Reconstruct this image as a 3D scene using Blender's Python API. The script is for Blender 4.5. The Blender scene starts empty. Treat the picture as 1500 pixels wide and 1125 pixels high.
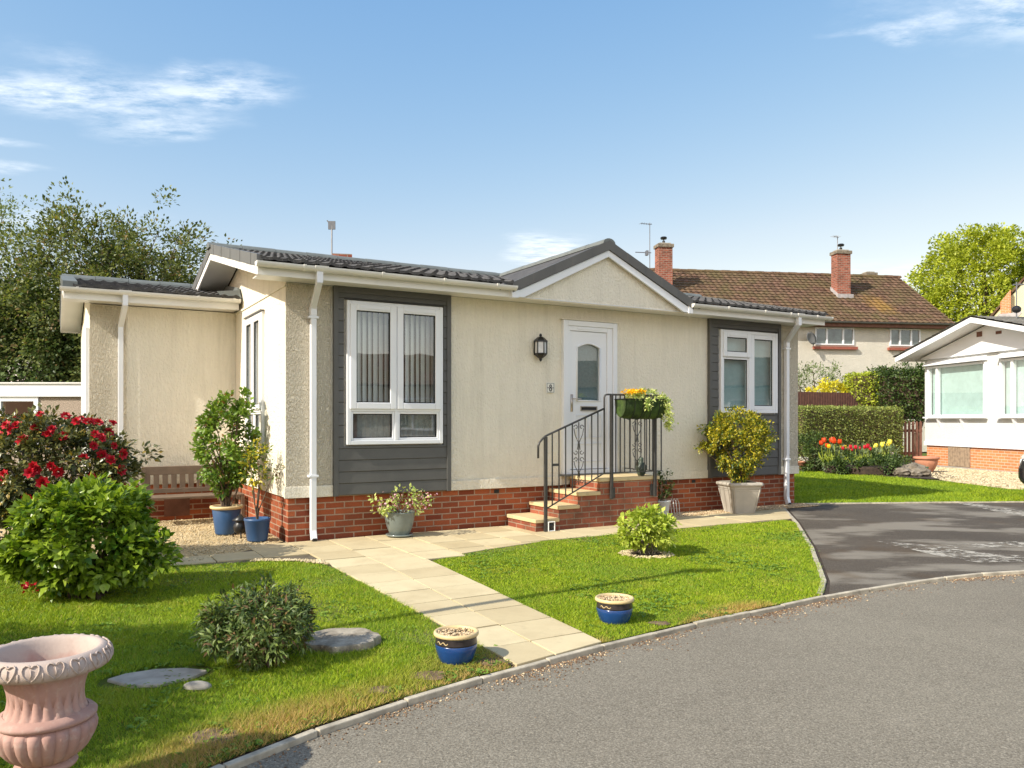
import bpy, math, random
import numpy as np
from mathutils import Vector, Matrix

R = math.radians
sc = bpy.context.scene
col = sc.collection

# ------------------------------------------------------------------ camera
cam_d = bpy.data.cameras.new("camera")
cam = bpy.data.objects.new("camera", cam_d)
col.objects.link(cam)
sc.camera = cam
cam.location = (0, 0, 1.35)
cam.rotation_euler = (R(90), 0, 0)
cam_d.sensor_width = 36.0
cam_d.lens = 27.84
cam_d.shift_y = 0.0357
cam_d.clip_start = 0.05
cam_d.clip_end = 2000

# ------------------------------------------------------------------ light
SUN_AZ = R(215.5)          # where the sun stands, measured from +X
SUN_EL = R(36.8)
world = bpy.data.worlds.new("World")
sc.world = world
world.use_nodes = True
sun_d = bpy.data.lights.new("sun", 'SUN')
sun_d.energy = 3.9
sun_d.angle = R(0.5)
sun_d.color = (1.0, 0.93, 0.80)
sun = bpy.data.objects.new("sun", sun_d)
col.objects.link(sun)
sun.location = (-20, -14, 18)
sdir = Vector((math.cos(SUN_AZ) * math.cos(SUN_EL), math.sin(SUN_AZ) * math.cos(SUN_EL), math.sin(SUN_EL)))
sun.rotation_euler = sdir.to_track_quat('Z', 'Y').to_euler()
sc.view_settings.view_transform = 'Standard'
sc.view_settings.look = 'None'
sc.view_settings.gamma = 1.0
sc.view_settings.exposure = 0.72
try:
    sc.view_settings.use_curve_mapping = False
except Exception:
    pass
sc.cycles.max_bounces = 8
sc.cycles.transparent_max_bounces = 16
sc.cycles.use_denoising = True


def build_world():
    nt = world.node_tree
    N, L = nt.nodes, nt.links
    bg = N['Background']
    bg.inputs[1].default_value = 0.15
    sky = N.new('ShaderNodeTexSky')
    sky.sky_type = 'NISHITA'
    sky.sun_disc = False
    sky.sun_elevation = SUN_EL
    sky.sun_rotation = math.atan2(sdir.x, sdir.y)
    sky.altitude = 0
    sky.air_density = 1.0
    sky.dust_density = 0.6
    sky.ozone_density = 1.2
    # thin clouds, and added unseen fill-light banks behind the camera, drawn on a flat layer high above the ground (direction / height)
    tc = N.new('ShaderNodeTexCoord')
    sep = N.new('ShaderNodeSeparateXYZ')
    L.new(tc.outputs['Generated'], sep.inputs[0])
    zc = N.new('ShaderNodeMath'); zc.operation = 'MAXIMUM'; zc.inputs[1].default_value = 0.03
    L.new(sep.outputs[2], zc.inputs[0])
    dx = N.new('ShaderNodeMath'); dx.operation = 'DIVIDE'
    dy = N.new('ShaderNodeMath'); dy.operation = 'DIVIDE'
    L.new(sep.outputs[0], dx.inputs[0]); L.new(zc.outputs[0], dx.inputs[1])
    L.new(sep.outputs[1], dy.inputs[0]); L.new(zc.outputs[0], dy.inputs[1])
    cmb = N.new('ShaderNodeCombineXYZ')
    L.new(dx.outputs[0], cmb.inputs[0]); L.new(dy.outputs[0], cmb.inputs[1])
    warp = N.new('ShaderNodeTexNoise'); warp.inputs['Scale'].default_value = 2.2; warp.inputs['Detail'].default_value = 8
    L.new(cmb.outputs[0], warp.inputs['Vector'])
    wsub = N.new('ShaderNodeVectorMath'); wsub.operation = 'SUBTRACT'; wsub.inputs[1].default_value = (.5, .5, .5)
    L.new(warp.outputs['Color'], wsub.inputs[0])
    wsc = N.new('ShaderNodeVectorMath'); wsc.operation = 'SCALE'; wsc.inputs['Scale'].default_value = 0.55
    L.new(wsub.outputs[0], wsc.inputs[0])
    wadd = N.new('ShaderNodeVectorMath'); wadd.operation = 'ADD'
    L.new(cmb.outputs[0], wadd.inputs[0]); L.new(wsc.outputs[0], wadd.inputs[1])
    masks = []
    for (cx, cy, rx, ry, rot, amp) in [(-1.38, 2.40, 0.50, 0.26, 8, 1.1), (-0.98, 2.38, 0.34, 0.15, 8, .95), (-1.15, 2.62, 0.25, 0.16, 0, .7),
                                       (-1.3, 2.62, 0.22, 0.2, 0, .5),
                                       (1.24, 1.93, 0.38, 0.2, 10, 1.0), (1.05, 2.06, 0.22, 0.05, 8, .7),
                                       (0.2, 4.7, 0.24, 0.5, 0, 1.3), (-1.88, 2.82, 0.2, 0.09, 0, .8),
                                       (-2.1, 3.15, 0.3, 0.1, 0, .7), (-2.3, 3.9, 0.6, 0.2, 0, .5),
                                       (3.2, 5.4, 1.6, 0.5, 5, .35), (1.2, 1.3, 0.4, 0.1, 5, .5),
                                       (1.1, -1.9, 2.6, 1.5, 10, 2.6), (-1.6, -1.6, 1.3, 1.0, 20, 2.0), (3.2, -.6, 1.2, 1.8, 0, 2.0)]:  # out-of-view bright banks behind the camera, added to fill the shaded facade
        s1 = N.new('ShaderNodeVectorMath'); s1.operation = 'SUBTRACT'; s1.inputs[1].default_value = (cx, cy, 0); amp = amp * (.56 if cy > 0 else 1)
        L.new(wadd.outputs[0], s1.inputs[0])
        vr = N.new('ShaderNodeVectorRotate'); vr.rotation_type = 'Z_AXIS'; vr.inputs['Angle'].default_value = R(-rot)
        L.new(s1.outputs[0], vr.inputs['Vector'])
        s2 = N.new('ShaderNodeVectorMath'); s2.operation = 'DIVIDE'; s2.inputs[1].default_value = (rx, ry, 1)
        L.new(vr.outputs[0], s2.inputs[0])
        ln = N.new('ShaderNodeVectorMath'); ln.operation = 'LENGTH'
        L.new(s2.outputs[0], ln.inputs[0])
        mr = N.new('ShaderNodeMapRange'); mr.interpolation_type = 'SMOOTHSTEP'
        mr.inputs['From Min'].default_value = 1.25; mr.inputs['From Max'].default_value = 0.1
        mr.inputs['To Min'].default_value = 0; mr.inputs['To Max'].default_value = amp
        L.new(ln.outputs['Value'], mr.inputs['Value'])
        masks.append(mr.outputs[0])
    acc = masks[0]
    for m in masks[1:]:
        a = N.new('ShaderNodeMath'); a.operation = 'MAXIMUM'
        L.new(acc, a.inputs[0]); L.new(m, a.inputs[1]); acc = a.outputs[0]
    mp = N.new('ShaderNodeMapping'); mp.inputs['Scale'].default_value = (2.8, 5.0, 1); mp.inputs['Rotation'].default_value = (0, 0, R(-8))
    L.new(cmb.outputs[0], mp.inputs['Vector'])
    nz = N.new('ShaderNodeTexNoise'); nz.inputs['Scale'].default_value = 2.0; nz.inputs['Detail'].default_value = 12
    nz.inputs['Roughness'].default_value = 0.68
    L.new(mp.outputs[0], nz.inputs['Vector'])
    nr = N.new('ShaderNodeMapRange'); nr.inputs['From Min'].default_value = .36; nr.inputs['From Max'].default_value = .62
    L.new(nz.outputs['Fac'], nr.inputs['Value'])
    mul = N.new('ShaderNodeMath'); mul.operation = 'MULTIPLY'; L.new(acc, mul.inputs[0]); L.new(nr.outputs[0], mul.inputs[1])
    sc2 = N.new('ShaderNodeMath'); sc2.operation = 'MULTIPLY'; sc2.inputs[1].default_value = .85; sc2.use_clamp = True
    L.new(mul.outputs[0], sc2.inputs[0])
    hs = N.new('ShaderNodeHueSaturation'); hs.inputs['Saturation'].default_value = 1.0; hs.inputs['Value'].default_value = 1.0
    L.new(sky.outputs[0], hs.inputs['Color'])
    mix = N.new('ShaderNodeMix'); mix.data_type = 'RGBA'
    L.new(sc2.outputs[0], mix.inputs[0])
    sc_ = N.new('ShaderNodeSeparateColor'); cc_ = N.new('ShaderNodeCombineColor')
    L.new(hs.outputs[0], sc_.inputs[0])
    for k, (a_, g_, cap_) in enumerate(((.85, 1.27, 1.10), (1.165, .785, 9), (2.09, .36, 9))):
        pw_ = N.new('ShaderNodeMath'); pw_.operation = 'POWER'; pw_.inputs[1].default_value = g_; L.new(sc_.outputs[k], pw_.inputs[0])
        ml_ = N.new('ShaderNodeMath'); ml_.operation = 'MULTIPLY'; ml_.inputs[1].default_value = a_; L.new(pw_.outputs[0], ml_.inputs[0])
        cp_ = N.new('ShaderNodeMath'); cp_.operation = 'MULTIPLY'; cp_.inputs[1].default_value = cap_; L.new(sc_.outputs[k], cp_.inputs[0])
        mn_ = N.new('ShaderNodeMath'); mn_.operation = 'MINIMUM'; L.new(ml_.outputs[0], mn_.inputs[0]); L.new(cp_.outputs[0], mn_.inputs[1])
        L.new(mn_.outputs[0], cc_.inputs[k])
    L.new(cc_.outputs[0], mix.inputs[6])
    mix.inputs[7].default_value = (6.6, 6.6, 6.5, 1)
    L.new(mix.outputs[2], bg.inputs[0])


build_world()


# ------------------------------------------------------------------ node helpers
def newmat(name):
    m = bpy.data.materials.new(name)
    m.use_nodes = True
    nt = m.node_tree
    return m, nt.nodes, nt.links, nt.nodes['Principled BSDF']


def mapr(N, L, src, a, b, c, d, smooth=False):
    n = N.new('ShaderNodeMapRange')
    if smooth: n.interpolation_type = 'SMOOTHSTEP'
    for k, v in zip(('From Min', 'From Max', 'To Min', 'To Max'), (a, b, c, d)):
        n.inputs[k].default_value = v
    L.new(src, n.inputs['Value'])
    return n.outputs[0]


def noise(N, L, vec, scale, detail=4, rough=.55, mapscale=None):
    if mapscale:
        mp = N.new('ShaderNodeMapping'); mp.inputs['Scale'].default_value = mapscale
        L.new(vec, mp.inputs['Vector']); vec = mp.outputs[0]
    n = N.new('ShaderNodeTexNoise'); n.inputs['Scale'].default_value = scale
    n.inputs['Detail'].default_value = detail; n.inputs['Roughness'].default_value = rough
    L.new(vec, n.inputs['Vector'])
    return n.outputs['Fac']


def mixc(N, L, fac, a, b, blend='MIX'):
    n = N.new('ShaderNodeMix'); n.data_type = 'RGBA'; n.blend_type = blend
    for idx, v in ((0, fac), (6, a), (7, b)):
        if isinstance(v, (tuple, list)):
            n.inputs[idx].default_value = (v[0], v[1], v[2], 1)
        elif isinstance(v, (int, float)):
            n.inputs[idx].default_value = v
        else:
            L.new(v, n.inputs[idx])
    return n.outputs[2]


def bump(N, L, h, strength, dist, bs, normal=None):
    b = N.new('ShaderNodeBump'); b.inputs['Strength'].default_value = strength; b.inputs['Distance'].default_value = dist
    L.new(h, b.inputs['Height'])
    if normal is not None: L.new(normal, b.inputs['Normal'])
    if bs is not None: L.new(b.outputs[0], bs.inputs['Normal'])
    return b.outputs[0]


def objco(N):
    return N.new('ShaderNodeTexCoord').outputs['Object']


def simple(name, c, rough=.5, var=.12, nscale=8, bmp=0, bscale=60, metal=0, spec=.5, coat=0):
    m, N, L, bs = newmat(name)
    v = objco(N)
    n = noise(N, L, v, nscale, 5)
    f = mapr(N, L, n, .3, .7, 0, 1)
    cc = mixc(N, L, f, tuple(x * (1 - var) for x in c), tuple(min(1, x * (1 + var)) for x in c))
    L.new(cc, bs.inputs['Base Color'])
    bs.inputs['Roughness'].default_value = rough
    bs.inputs['Metallic'].default_value = metal
    bs.inputs['Specular IOR Level'].default_value = spec
    if coat: bs.inputs['Coat Weight'].default_value = coat
    if bmp:
        bump(N, L, noise(N, L, v, bscale, 4), .6, bmp, bs)
    return m


def leafmat(name, c1, c2, rough=.42, trans=.25, c3=None, p3=.0, spec=.4):
    m, N, L, bs = newmat(name)
    g = N.new('ShaderNodeNewGeometry')
    rnd = g.outputs['Random Per Island']
    v = objco(N)
    big = mapr(N, L, noise(N, L, v, 3.5, 3), .35, .65, -.25, .25)
    ad = N.new('ShaderNodeMath'); ad.operation = 'ADD'; ad.use_clamp = True
    L.new(rnd, ad.inputs[0]); L.new(big, ad.inputs[1])
    cc = mixc(N, L, ad.outputs[0], c1, c2)
    if c3:
        gt = N.new('ShaderNodeMath'); gt.operation = 'GREATER_THAN'; gt.inputs[1].default_value = 1 - p3
        fr = N.new('ShaderNodeMath'); fr.operation = 'MULTIPLY'; fr.inputs[1].default_value = 17.31
        fr2 = N.new('ShaderNodeMath'); fr2.operation = 'FRACT'
        L.new(rnd, fr.inputs[0]); L.new(fr.outputs[0], fr2.inputs[0]); L.new(fr2.outputs[0], gt.inputs[0])
        cc = mixc(N, L, gt.outputs[0], cc, c3)
    L.new(cc, bs.inputs['Base Color'])
    bs.inputs['Roughness'].default_value = rough
    bs.inputs['Specular IOR Level'].default_value = spec
    tr = N.new('ShaderNodeBsdfTranslucent')
    br = mixc(N, L, 1.0, cc, (1.5, 1.5, .7), 'MULTIPLY')
    L.new(br, tr.inputs['Color'])
    mx = N.new('ShaderNodeMixShader'); mx.inputs[0].default_value = trans
    L.new(bs.outputs[0], mx.inputs[1]); L.new(tr.outputs[0], mx.inputs[2])
    L.new(mx.outputs[0], N['Material Output'].inputs['Surface'])
    return m


def stucco(name, c, depth, sx=(1, 1, .35), scale=70, var=.07, dirt=0):
    m, N, L, bs = newmat(name)
    v = objco(N)
    n1 = noise(N, L, v, scale, 3, .6, sx)
    n2 = noise(N, L, v, 1.3, 5)
    n3 = noise(N, L, v, 26, 2, .5, (1, 1, .12))
    f = mapr(N, L, n2, .3, .7, 0, 1)
    cc = mixc(N, L, f, tuple(x * (1 - var) for x in c), c)
    st = mapr(N, L, n3, .35, .65, .955, 1.0)
    gr = N.new('ShaderNodeCombineColor')
    for i in range(3): L.new(st, gr.inputs[i])
    cc = mixc(N, L, 1.0, cc, gr.outputs[0], 'MULTIPLY')
    if dirt:
        # rain streaks that run down the wall, and splash marks near its foot
        s1 = noise(N, L, v, 5.5, 5, .6, (1, 1, .06))
        s2 = noise(N, L, v, 1.7, 4)
        mm = N.new('ShaderNodeMath'); mm.operation = 'MULTIPLY'
        L.new(mapr(N, L, s1, .50, .72, 0, dirt), mm.inputs[0]); L.new(mapr(N, L, s2, .35, .65, .2, 1), mm.inputs[1])
        cc = mixc(N, L, mm.outputs[0], cc, (.42, .37, .27))
        sp = N.new('ShaderNodeSeparateXYZ'); L.new(v, sp.inputs[0])
        ad = N.new('ShaderNodeMath'); ad.operation = 'ADD'; L.new(sp.outputs[2], ad.inputs[0]); L.new(mapr(N, L, noise(N, L, v, 4, 6, .7), .2, .8, -.3, .3), ad.inputs[1])
        cc = mixc(N, L, mapr(N, L, ad.outputs[0], .35, .95, dirt * .8, 0), cc, (.40, .36, .26))
    L.new(cc, bs.inputs['Base Color'])
    bs.inputs['Roughness'].default_value = .9
    bs.inputs['Specular IOR Level'].default_value = .2
    bump(N, L, mapr(N, L, n1, .38, .62, 0, 1), .9, depth, bs)
    return m


def brickmat(name, c1, c2, mortar, w=.215, rh=.075, mort=.009, dirt=.35, off=.5, rot=False):
    m, N, L, bs = newmat(name)
    tc = N.new('ShaderNodeTexCoord')
    sp = N.new('ShaderNodeSeparateXYZ'); L.new(tc.outputs['Object'], sp.inputs[0])
    sn = N.new('ShaderNodeSeparateXYZ'); L.new(tc.outputs['Normal'], sn.inputs[0])
    ab = N.new('ShaderNodeMath'); ab.operation = 'ABSOLUTE'; L.new(sn.outputs[0], ab.inputs[0])
    gt = N.new('ShaderNodeMath'); gt.operation = 'GREATER_THAN'; gt.inputs[1].default_value = .6; L.new(ab.outputs[0], gt.inputs[0])
    mx = N.new('ShaderNodeMix'); mx.data_type = 'FLOAT'
    L.new(gt.outputs[0], mx.inputs[0]); L.new(sp.outputs[0], mx.inputs[2]); L.new(sp.outputs[1], mx.inputs[3])
    cb = N.new('ShaderNodeCombineXYZ'); L.new(mx.outputs[0], cb.inputs[0]); L.new(sp.outputs[2], cb.inputs[1])
    # slightly uneven courses
    wn = noise(N, L, cb.outputs[0], 9, 2)
    wm = mapr(N, L, wn, 0, 1, -.0035, .0035)
    wc = N.new('ShaderNodeCombineXYZ'); L.new(wm, wc.inputs[0]); L.new(wm, wc.inputs[1])
    va = N.new('ShaderNodeVectorMath'); va.operation = 'ADD'; L.new(cb.outputs[0], va.inputs[0]); L.new(wc.outputs[0], va.inputs[1])
    bt = N.new('ShaderNodeTexBrick')
    bt.offset = off
    bt.inputs['Scale'].default_value = 1
    bt.inputs['Brick Width'].default_value = w
    bt.inputs['Row Height'].default_value = rh
    bt.inputs['Mortar Size'].default_value = mort
    bt.inputs['Mortar Smooth'].default_value = .15
    bt.inputs['Bias'].default_value = 0
    bt.inputs['Color1'].default_value = (*c1, 1)
    bt.inputs['Color2'].default_value = (*c2, 1)
    bt.inputs['Mortar'].default_value = (*mortar, 1)
    L.new(va.outputs[0], bt.inputs['Vector'])
    n1 = noise(N, L, tc.outputs['Object'], 2.4, 6, .65)
    n2 = noise(N, L, tc.outputs['Object'], 70, 3, .6)
    d = mapr(N, L, n1, .45, .75, 0, dirt)
    cc = mixc(N, L, d, bt.outputs['Color'], (.06, .045, .03))
    f = mapr(N, L, n2, .2, .8, .78, 1.15)
    gr = N.new('ShaderNodeCombineColor')
    for i in range(3): L.new(f, gr.inputs[i])
    cc = mixc(N, L, 1.0, cc, gr.outputs[0], 'MULTIPLY')
    L.new(cc, bs.inputs['Base Color'])
    bs.inputs['Roughness'].default_value = .85
    bs.inputs['Specular IOR Level'].default_value = .25
    iv = N.new('ShaderNodeMath'); iv.operation = 'SUBTRACT'; iv.inputs[0].default_value = 1; L.new(bt.outputs['Fac'], iv.inputs[1])
    b1 = bump(N, L, n2, .3, .004, None)
    bump(N, L, iv.outputs[0], .8, .006, bs, b1)
    return m


def glassmat(name, tint=(.92, .96, .95), refl=1.0, base=0.06):
    m, N, L, bs = newmat(name)
    N.remove(bs)
    t = N.new('ShaderNodeBsdfTransparent'); t.inputs[0].default_value = (*tint, 1)
    g = N.new('ShaderNodeBsdfGlossy'); g.inputs['Roughness'].default_value = 0.0; g.inputs[0].default_value = (1, 1, 1, 1)
    # very slight waviness of the sheet
    tc = N.new('ShaderNodeTexCoord')
    nf = noise(N, L, tc.outputs['Object'], 1.7, 2)
    b = N.new('ShaderNodeBump'); b.inputs['Strength'].default_value = .12; b.inputs['Distance'].default_value = .006
    L.new(nf, b.inputs['Height']); L.new(b.outputs[0], g.inputs['Normal'])
    ge = N.new('ShaderNodeNewGeometry')
    dt = N.new('ShaderNodeVectorMath'); dt.operation = 'DOT_PRODUCT'
    L.new(ge.outputs['Incoming'], dt.inputs[0]); L.new(ge.outputs['Normal'], dt.inputs[1])
    ab = N.new('ShaderNodeMath'); ab.operation = 'ABSOLUTE'; L.new(dt.outputs['Value'], ab.inputs[0])
    om = N.new('ShaderNodeMath'); om.operation = 'SUBTRACT'; om.inputs[0].default_value = 1; om.use_clamp = True; L.new(ab.outputs[0], om.inputs[1])
    pw = N.new('ShaderNodeMath'); pw.operation = 'POWER'; pw.inputs[1].default_value = 4.0; L.new(om.outputs[0], pw.inputs[0])
    f2 = mapr(N, L, pw.outputs[0], 0, 1, base, refl)
    mx = N.new('ShaderNodeMixShader')
    L.new(f2, mx.inputs[0]); L.new(t.outputs[0], mx.inputs[1]); L.new(g.outputs[0], mx.inputs[2])
    L.new(mx.outputs[0], N['Material Output'].inputs['Surface'])
    return m


M = {}
M['render'] = stucco('cream_render', (.93, .87, .73), .009, (1, 1, .5), 48, .05, .26)
M['render_rough'] = stucco('cream_rough_render', (.84, .76, .60), .028, (1, 1, .42), 60, .12, .22)
M['upvc'] = simple('white_upvc', (.80, .82, .85), .28, .02, 3, spec=.5)
M['upvc_warm'] = simple('white_painted_board', (.80, .79, .76), .4, .04, 2)
M['gutter'] = simple('white_gutter_plastic', (.78, .77, .73), .3, .06, 3)
M['clad'] = simple('grey_cladding_board', (.098, .097, .092), .55, .10, 4, .0015, 55)
M['verge'] = simple('grey_verge_plastic', (.13, .13, .125), .55, .08, 5)
M['brick'] = brickmat('red_facing_brick', (.20, .045, .022), (.42, .115, .045), (.40, .27, .19), .223, .0705, .008)
M['brick_step'] = brickmat('red_step_brick', (.23, .06, .035), (.42, .14, .075), (.34, .25, .18), .223, .0705, .007, .75)
M['brick_orange'] = brickmat('orange_brick', (.60, .19, .075), (.72, .27, .11), (.62, .46, .34), .223, .078, .010, .1)
M['brick_chim'] = brickmat('chimney_brick', (.22, .055, .035), (.42, .13, .08), (.34, .25, .2), .23, .08, .012, .7)


def tilemat(name, c1, c2, moss=None, mossamt=0, bright=.5):
    m, N, L, bs = newmat(name)
    v = objco(N)
    n1 = noise(N, L, v, 7, 6, .65)
    n2 = noise(N, L, v, 55, 4, .6)
    n3 = noise(N, L, v, 1.1, 5, .6)
    cc = mixc(N, L, mapr(N, L, n1, .35, .65, 0, 1), c1, c2)
    cc = mixc(N, L, mapr(N, L, n2, .58, .75, 0, .5), cc, (.34, .33, .30))
    if moss:
        cc = mixc(N, L, mapr(N, L, n3, .50 - mossamt * .1, .70, 0, mossamt), cc, moss)
    L.new(cc, bs.inputs['Base Color'])
    bs.inputs['Roughness'].default_value = .85
    bs.inputs['Specular IOR Level'].default_value = .25
    bump(N, L, n2, .5, .006, bs)
    return m


M['tile'] = tilemat('charcoal_concrete_tile', (.05, .05, .052), (.11, .105, .10))
M['ridge'] = simple('grey_ridge_tile', (.14, .155, .15), .7, .15, 6, .002, 60)


def oldroofmat():
    m, N, L, bs = newmat('old_brown_clay_tile')
    tc = N.new('ShaderNodeTexCoord')
    v = tc.outputs['Object']
    vo = N.new('ShaderNodeTexVoronoi'); vo.inputs['Scale'].default_value = 6.5; L.new(v, vo.inputs['Vector'])
    sp = N.new('ShaderNodeSeparateColor'); L.new(vo.outputs['Color'], sp.inputs[0])
    cc = mixc(N, L, sp.outputs[0], (.075, .042, .028), (.19, .11, .075))
    n1 = noise(N, L, v, 1.2, 6, .6); n2 = noise(N, L, v, 26, 3, .6)
    cc = mixc(N, L, mapr(N, L, n1, .38, .66, 0, .75), cc, (.115, .095, .04))
    cc = mixc(N, L, mapr(N, L, n2, .58, .72, 0, .45), cc, (.30, .26, .18))
    # lichen streak below the right-hand chimney
    s = N.new('ShaderNodeVectorMath'); s.operation = 'SUBTRACT'; s.inputs[1].default_value = (-2.35, 1.3, 6.5)
    L.new(v, s.inputs[0])
    s2 = N.new('ShaderNodeVectorMath'); s2.operation = 'DIVIDE'; s2.inputs[1].default_value = (.75, 1.2, 1.0)
    L.new(s.outputs[0], s2.inputs[0])
    ln = N.new('ShaderNodeVectorMath'); ln.operation = 'LENGTH'; L.new(s2.outputs[0], ln.inputs[0])
    a = N.new('ShaderNodeMath'); a.operation = 'ADD'
    L.new(ln.outputs['Value'], a.inputs[0]); L.new(mapr(N, L, noise(N, L, v, 3.5, 5), 0, 1, -.8, .8), a.inputs[1])
    cc = mixc(N, L, mapr(N, L, a.outputs[0], .2, 1.0, .5, 0), cc, (.34, .20, .04))
    L.new(cc, bs.inputs['Base Color']); bs.inputs['Roughness'].default_value = .9
    bs.inputs['Specular IOR Level'].default_value = .2
    bump(N, L, n2, .5, .015, bs)
    return m


M['oldtile'] = oldroofmat()
M['rooffelt'] = tilemat('pale_grey_tile', (.17, .165, .15), (.26, .25, .22))
M['sill_red'] = simple('red_tile_sill', (.30, .09, .06), .8, .2, 8)
M['petal_white'] = leafmat('white_petals', (.7, .7, .66), (.85, .85, .8), .5, .2)
M['white_wall'] = stucco('white_textured_wall', (.72, .73, .71), .006, (1, 1, 1), 40, .05)
M['pale_wall'] = stucco('pale_rendered_wall', (.70, .66, .57), .006, (1, 1, 1), 30, .14)
M['yellow_wall'] = stucco('yellow_rendered_wall', (.74, .70, .46), .006, (1, 1, 1), 30, .1)
M['pebbledash'] = simple('pebbledash', (.36, .29, .23), .9, .55, 55, .01, 60)
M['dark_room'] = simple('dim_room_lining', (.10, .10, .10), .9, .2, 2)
M['net'] = simple('net_curtain', (.20, .23, .23), .9, .3, 20)
M['blind'] = simple('pale_blind_fabric', (.86, .87, .86), .8, .05, 4)
M['frost'] = simple('frosted_lining', (.13, .19, .21), .6, .15, 30)
M['dim_curtain'] = simple('dim_curtain', (.10, .13, .125), .8, .5, 3)
M['frost_teal'] = simple('privacy_film', (.27, .40, .42), .6, .08, 12)
M['frost_light'] = simple('pale_teal_blind', (.48, .62, .60), .7, .08, 6)
M['glass'] = glassmat('window_glass', refl=1.0, base=.20)
M['glass_dark'] = glassmat('dark_window_glass', refl=.6, base=.03)
M['glass_soft'] = glassmat('pale_window_glass', refl=1.0, base=.13)
M['glass_strong'] = glassmat('reflective_window_glass', refl=1.0, base=.42)
M['iron'] = simple('dark_grey_painted_iron', (.06, .058, .055), .4, .2, 20, metal=.3)
M['black'] = simple('black_metal', (.012, .012, .013), .4, .2, 20)
M['black_rubber'] = simple('black_rubber', (.012, .012, .012), .8, .2, 20)
M['letter'] = simple('letterplate_metal', (.55, .5, .45), .3, .1, 20, metal=.8)
M['lamp_glass'] = simple('clear_lamp_glass', (.62, .64, .66), .08, .1, 20, spec=.8)
M['concrete'] = simple('worn_concrete', (.36, .33, .28), .9, .25, 9, .004, 80)
M['kerb'] = simple('concrete_edging', (.42, .375, .29), .9, .38, 9, .005, 70)
M['step_top'] = None
M['terracotta'] = simple('terracotta', (.50, .22, .13), .8, .15, 6, .002, 60)
M['pink_clay'] = None
M['blue_glaze'] = simple('blue_glazed_clay', (.012, .055, .20), .22, .25, 5, spec=.6, coat=.4)
M['dark_glaze'] = simple('dark_glazed_band', (.035, .028, .03), .3, .4, 30)
M['cream_glaze'] = simple('cream_pot_rim', (.66, .50, .26), .45, .12, 8)
M['blue_plastic'] = simple('blue_plastic_pot', (.03, .085, .20), .42, .15, 4)
M['grey_glaze'] = simple('grey_green_glaze', (.16, .19, .18), .3, .2, 3, coat=.3)
M['beige_stone'] = simple('beige_cast_stone', (.42, .385, .33), .85, .1, 5, .003, 70)
M['soil_dry'] = simple('dry_soil_patch', (.17, .11, .065), .95, .5, 22, .02, 50)
M['soil'] = simple('dark_soil', (.045, .03, .02), .95, .5, 18, .02, 40)
M['pebble'] = leafmat('mixed_pebbles', (.34, .22, .11), (.72, .58, .38), .8, 0.0)
M['pebble_pale'] = leafmat('pale_pebbles', (.38, .30, .17), (.70, .59, .39), .8, 0.0)
M['rock'] = simple('garden_rock', (.20, .17, .13), .9, .45, 6, .02, 14)
M['bench'] = simple('weathered_bench_timber', (.165, .12, .085), .75, .15, 9, .002, 50)
M['bark'] = simple('brown_bark', (.13, .09, .06), .9, .35, 20, .01, 40)
M['bark_grey'] = simple('grey_bark', (.22, .19, .15), .9, .35, 20, .01, 40)
M['fence'] = simple('brown_stained_timber', (.17, .075, .05), .8, .25, 8, .003, 40)
M['oldwood'] = simple('faded_timber_boards', (.30, .22, .15), .85, .3, 10, .003, 40)
M['coir'] = None
M['car'] = simple('dark_car_paint', (.010, .010, .011), .25, .1, 4, coat=.9)
M['tyre'] = simple('tyre_rubber', (.02, .02, .02), .85, .2, 20)
M['alloy'] = simple('alloy_wheel', (.35, .36, .37), .35, .1, 8, metal=.8)
M['aerial'] = simple('aluminium_aerial', (.24, .25, .27), .4, .1, 8, metal=.6)
M['flag_grey'] = simple('grey_aerial_plate', (.13, .14, .16), .6, .1, 8)
M['lead'] = simple('lead_flashing', (.38, .36, .36), .7, .2, 6)
M['plaque'] = simple('pale_number_plaque', (.84, .82, .74), .4, .04, 8)
M['ink'] = simple('black_numeral', (.02, .02, .025), .5, .1, 8)
M['petal_red'] = leafmat('red_petals', (.30, .003, .008), (.58, .012, .03), .5, .1)
M['petal_yellow'] = leafmat('yellow_petals', (.80, .42, .01), (.95, .62, .02), .5, .25)
M['petal_orange'] = leafmat('orange_red_petals', (.50, .015, .01), (.75, .09, .01), .5, .2)
M['petal_lemon'] = leafmat('lemon_petals', (.80, .70, .04), (.95, .85, .12), .5, .25)
M['petal_pink'] = leafmat('pink_petals', (.70, .30, .42), (.85, .55, .62), .5, .25)
M['petal_lilac'] = leafmat('lilac_petals', (.50, .35, .55), (.7, .55, .7), .5, .25)
M['lf_big'] = leafmat('bright_broad_leaves', (.065, .14, .010), (.33, .44, .045), .33, .3)
M['lf_camellia'] = leafmat('dark_camellia_leaves', (.04, .055, .02), (.20, .20, .065), .30, .15, (.36, .26, .05), .08)
M['lf_dark'] = leafmat('dull_dark_leaves', (.035, .07, .015), (.19, .25, .06), .5, .15, (.20, .12, .05), .10)
M['lf_rose'] = leafmat('rose_leaves', (.05, .12, .015), (.24, .36, .05), .4, .25, (.26, .14, .04), .05)
M['lf_gold'] = leafmat('golden_leaves', (.20, .22, .015), (.60, .50, .04), .4, .25, (.07, .12, .02), .36)
M['lf_lime'] = leafmat('lime_hydrangea_leaves', (.24, .33, .03), (.60, .66, .12), .45, .3)
M['lf_varieg'] = leafmat('variegated_leaves', (.22, .34, .06), (.72, .75, .28), .45, .25)
M['lf_grey'] = leafmat('grey_green_leaves', (.12, .17, .07), (.27, .32, .15), .6, .2)
M['lf_hedge'] = leafmat('hedge_leaves', (.14, .19, .035), (.34, .37, .10), .5, .2)
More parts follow.
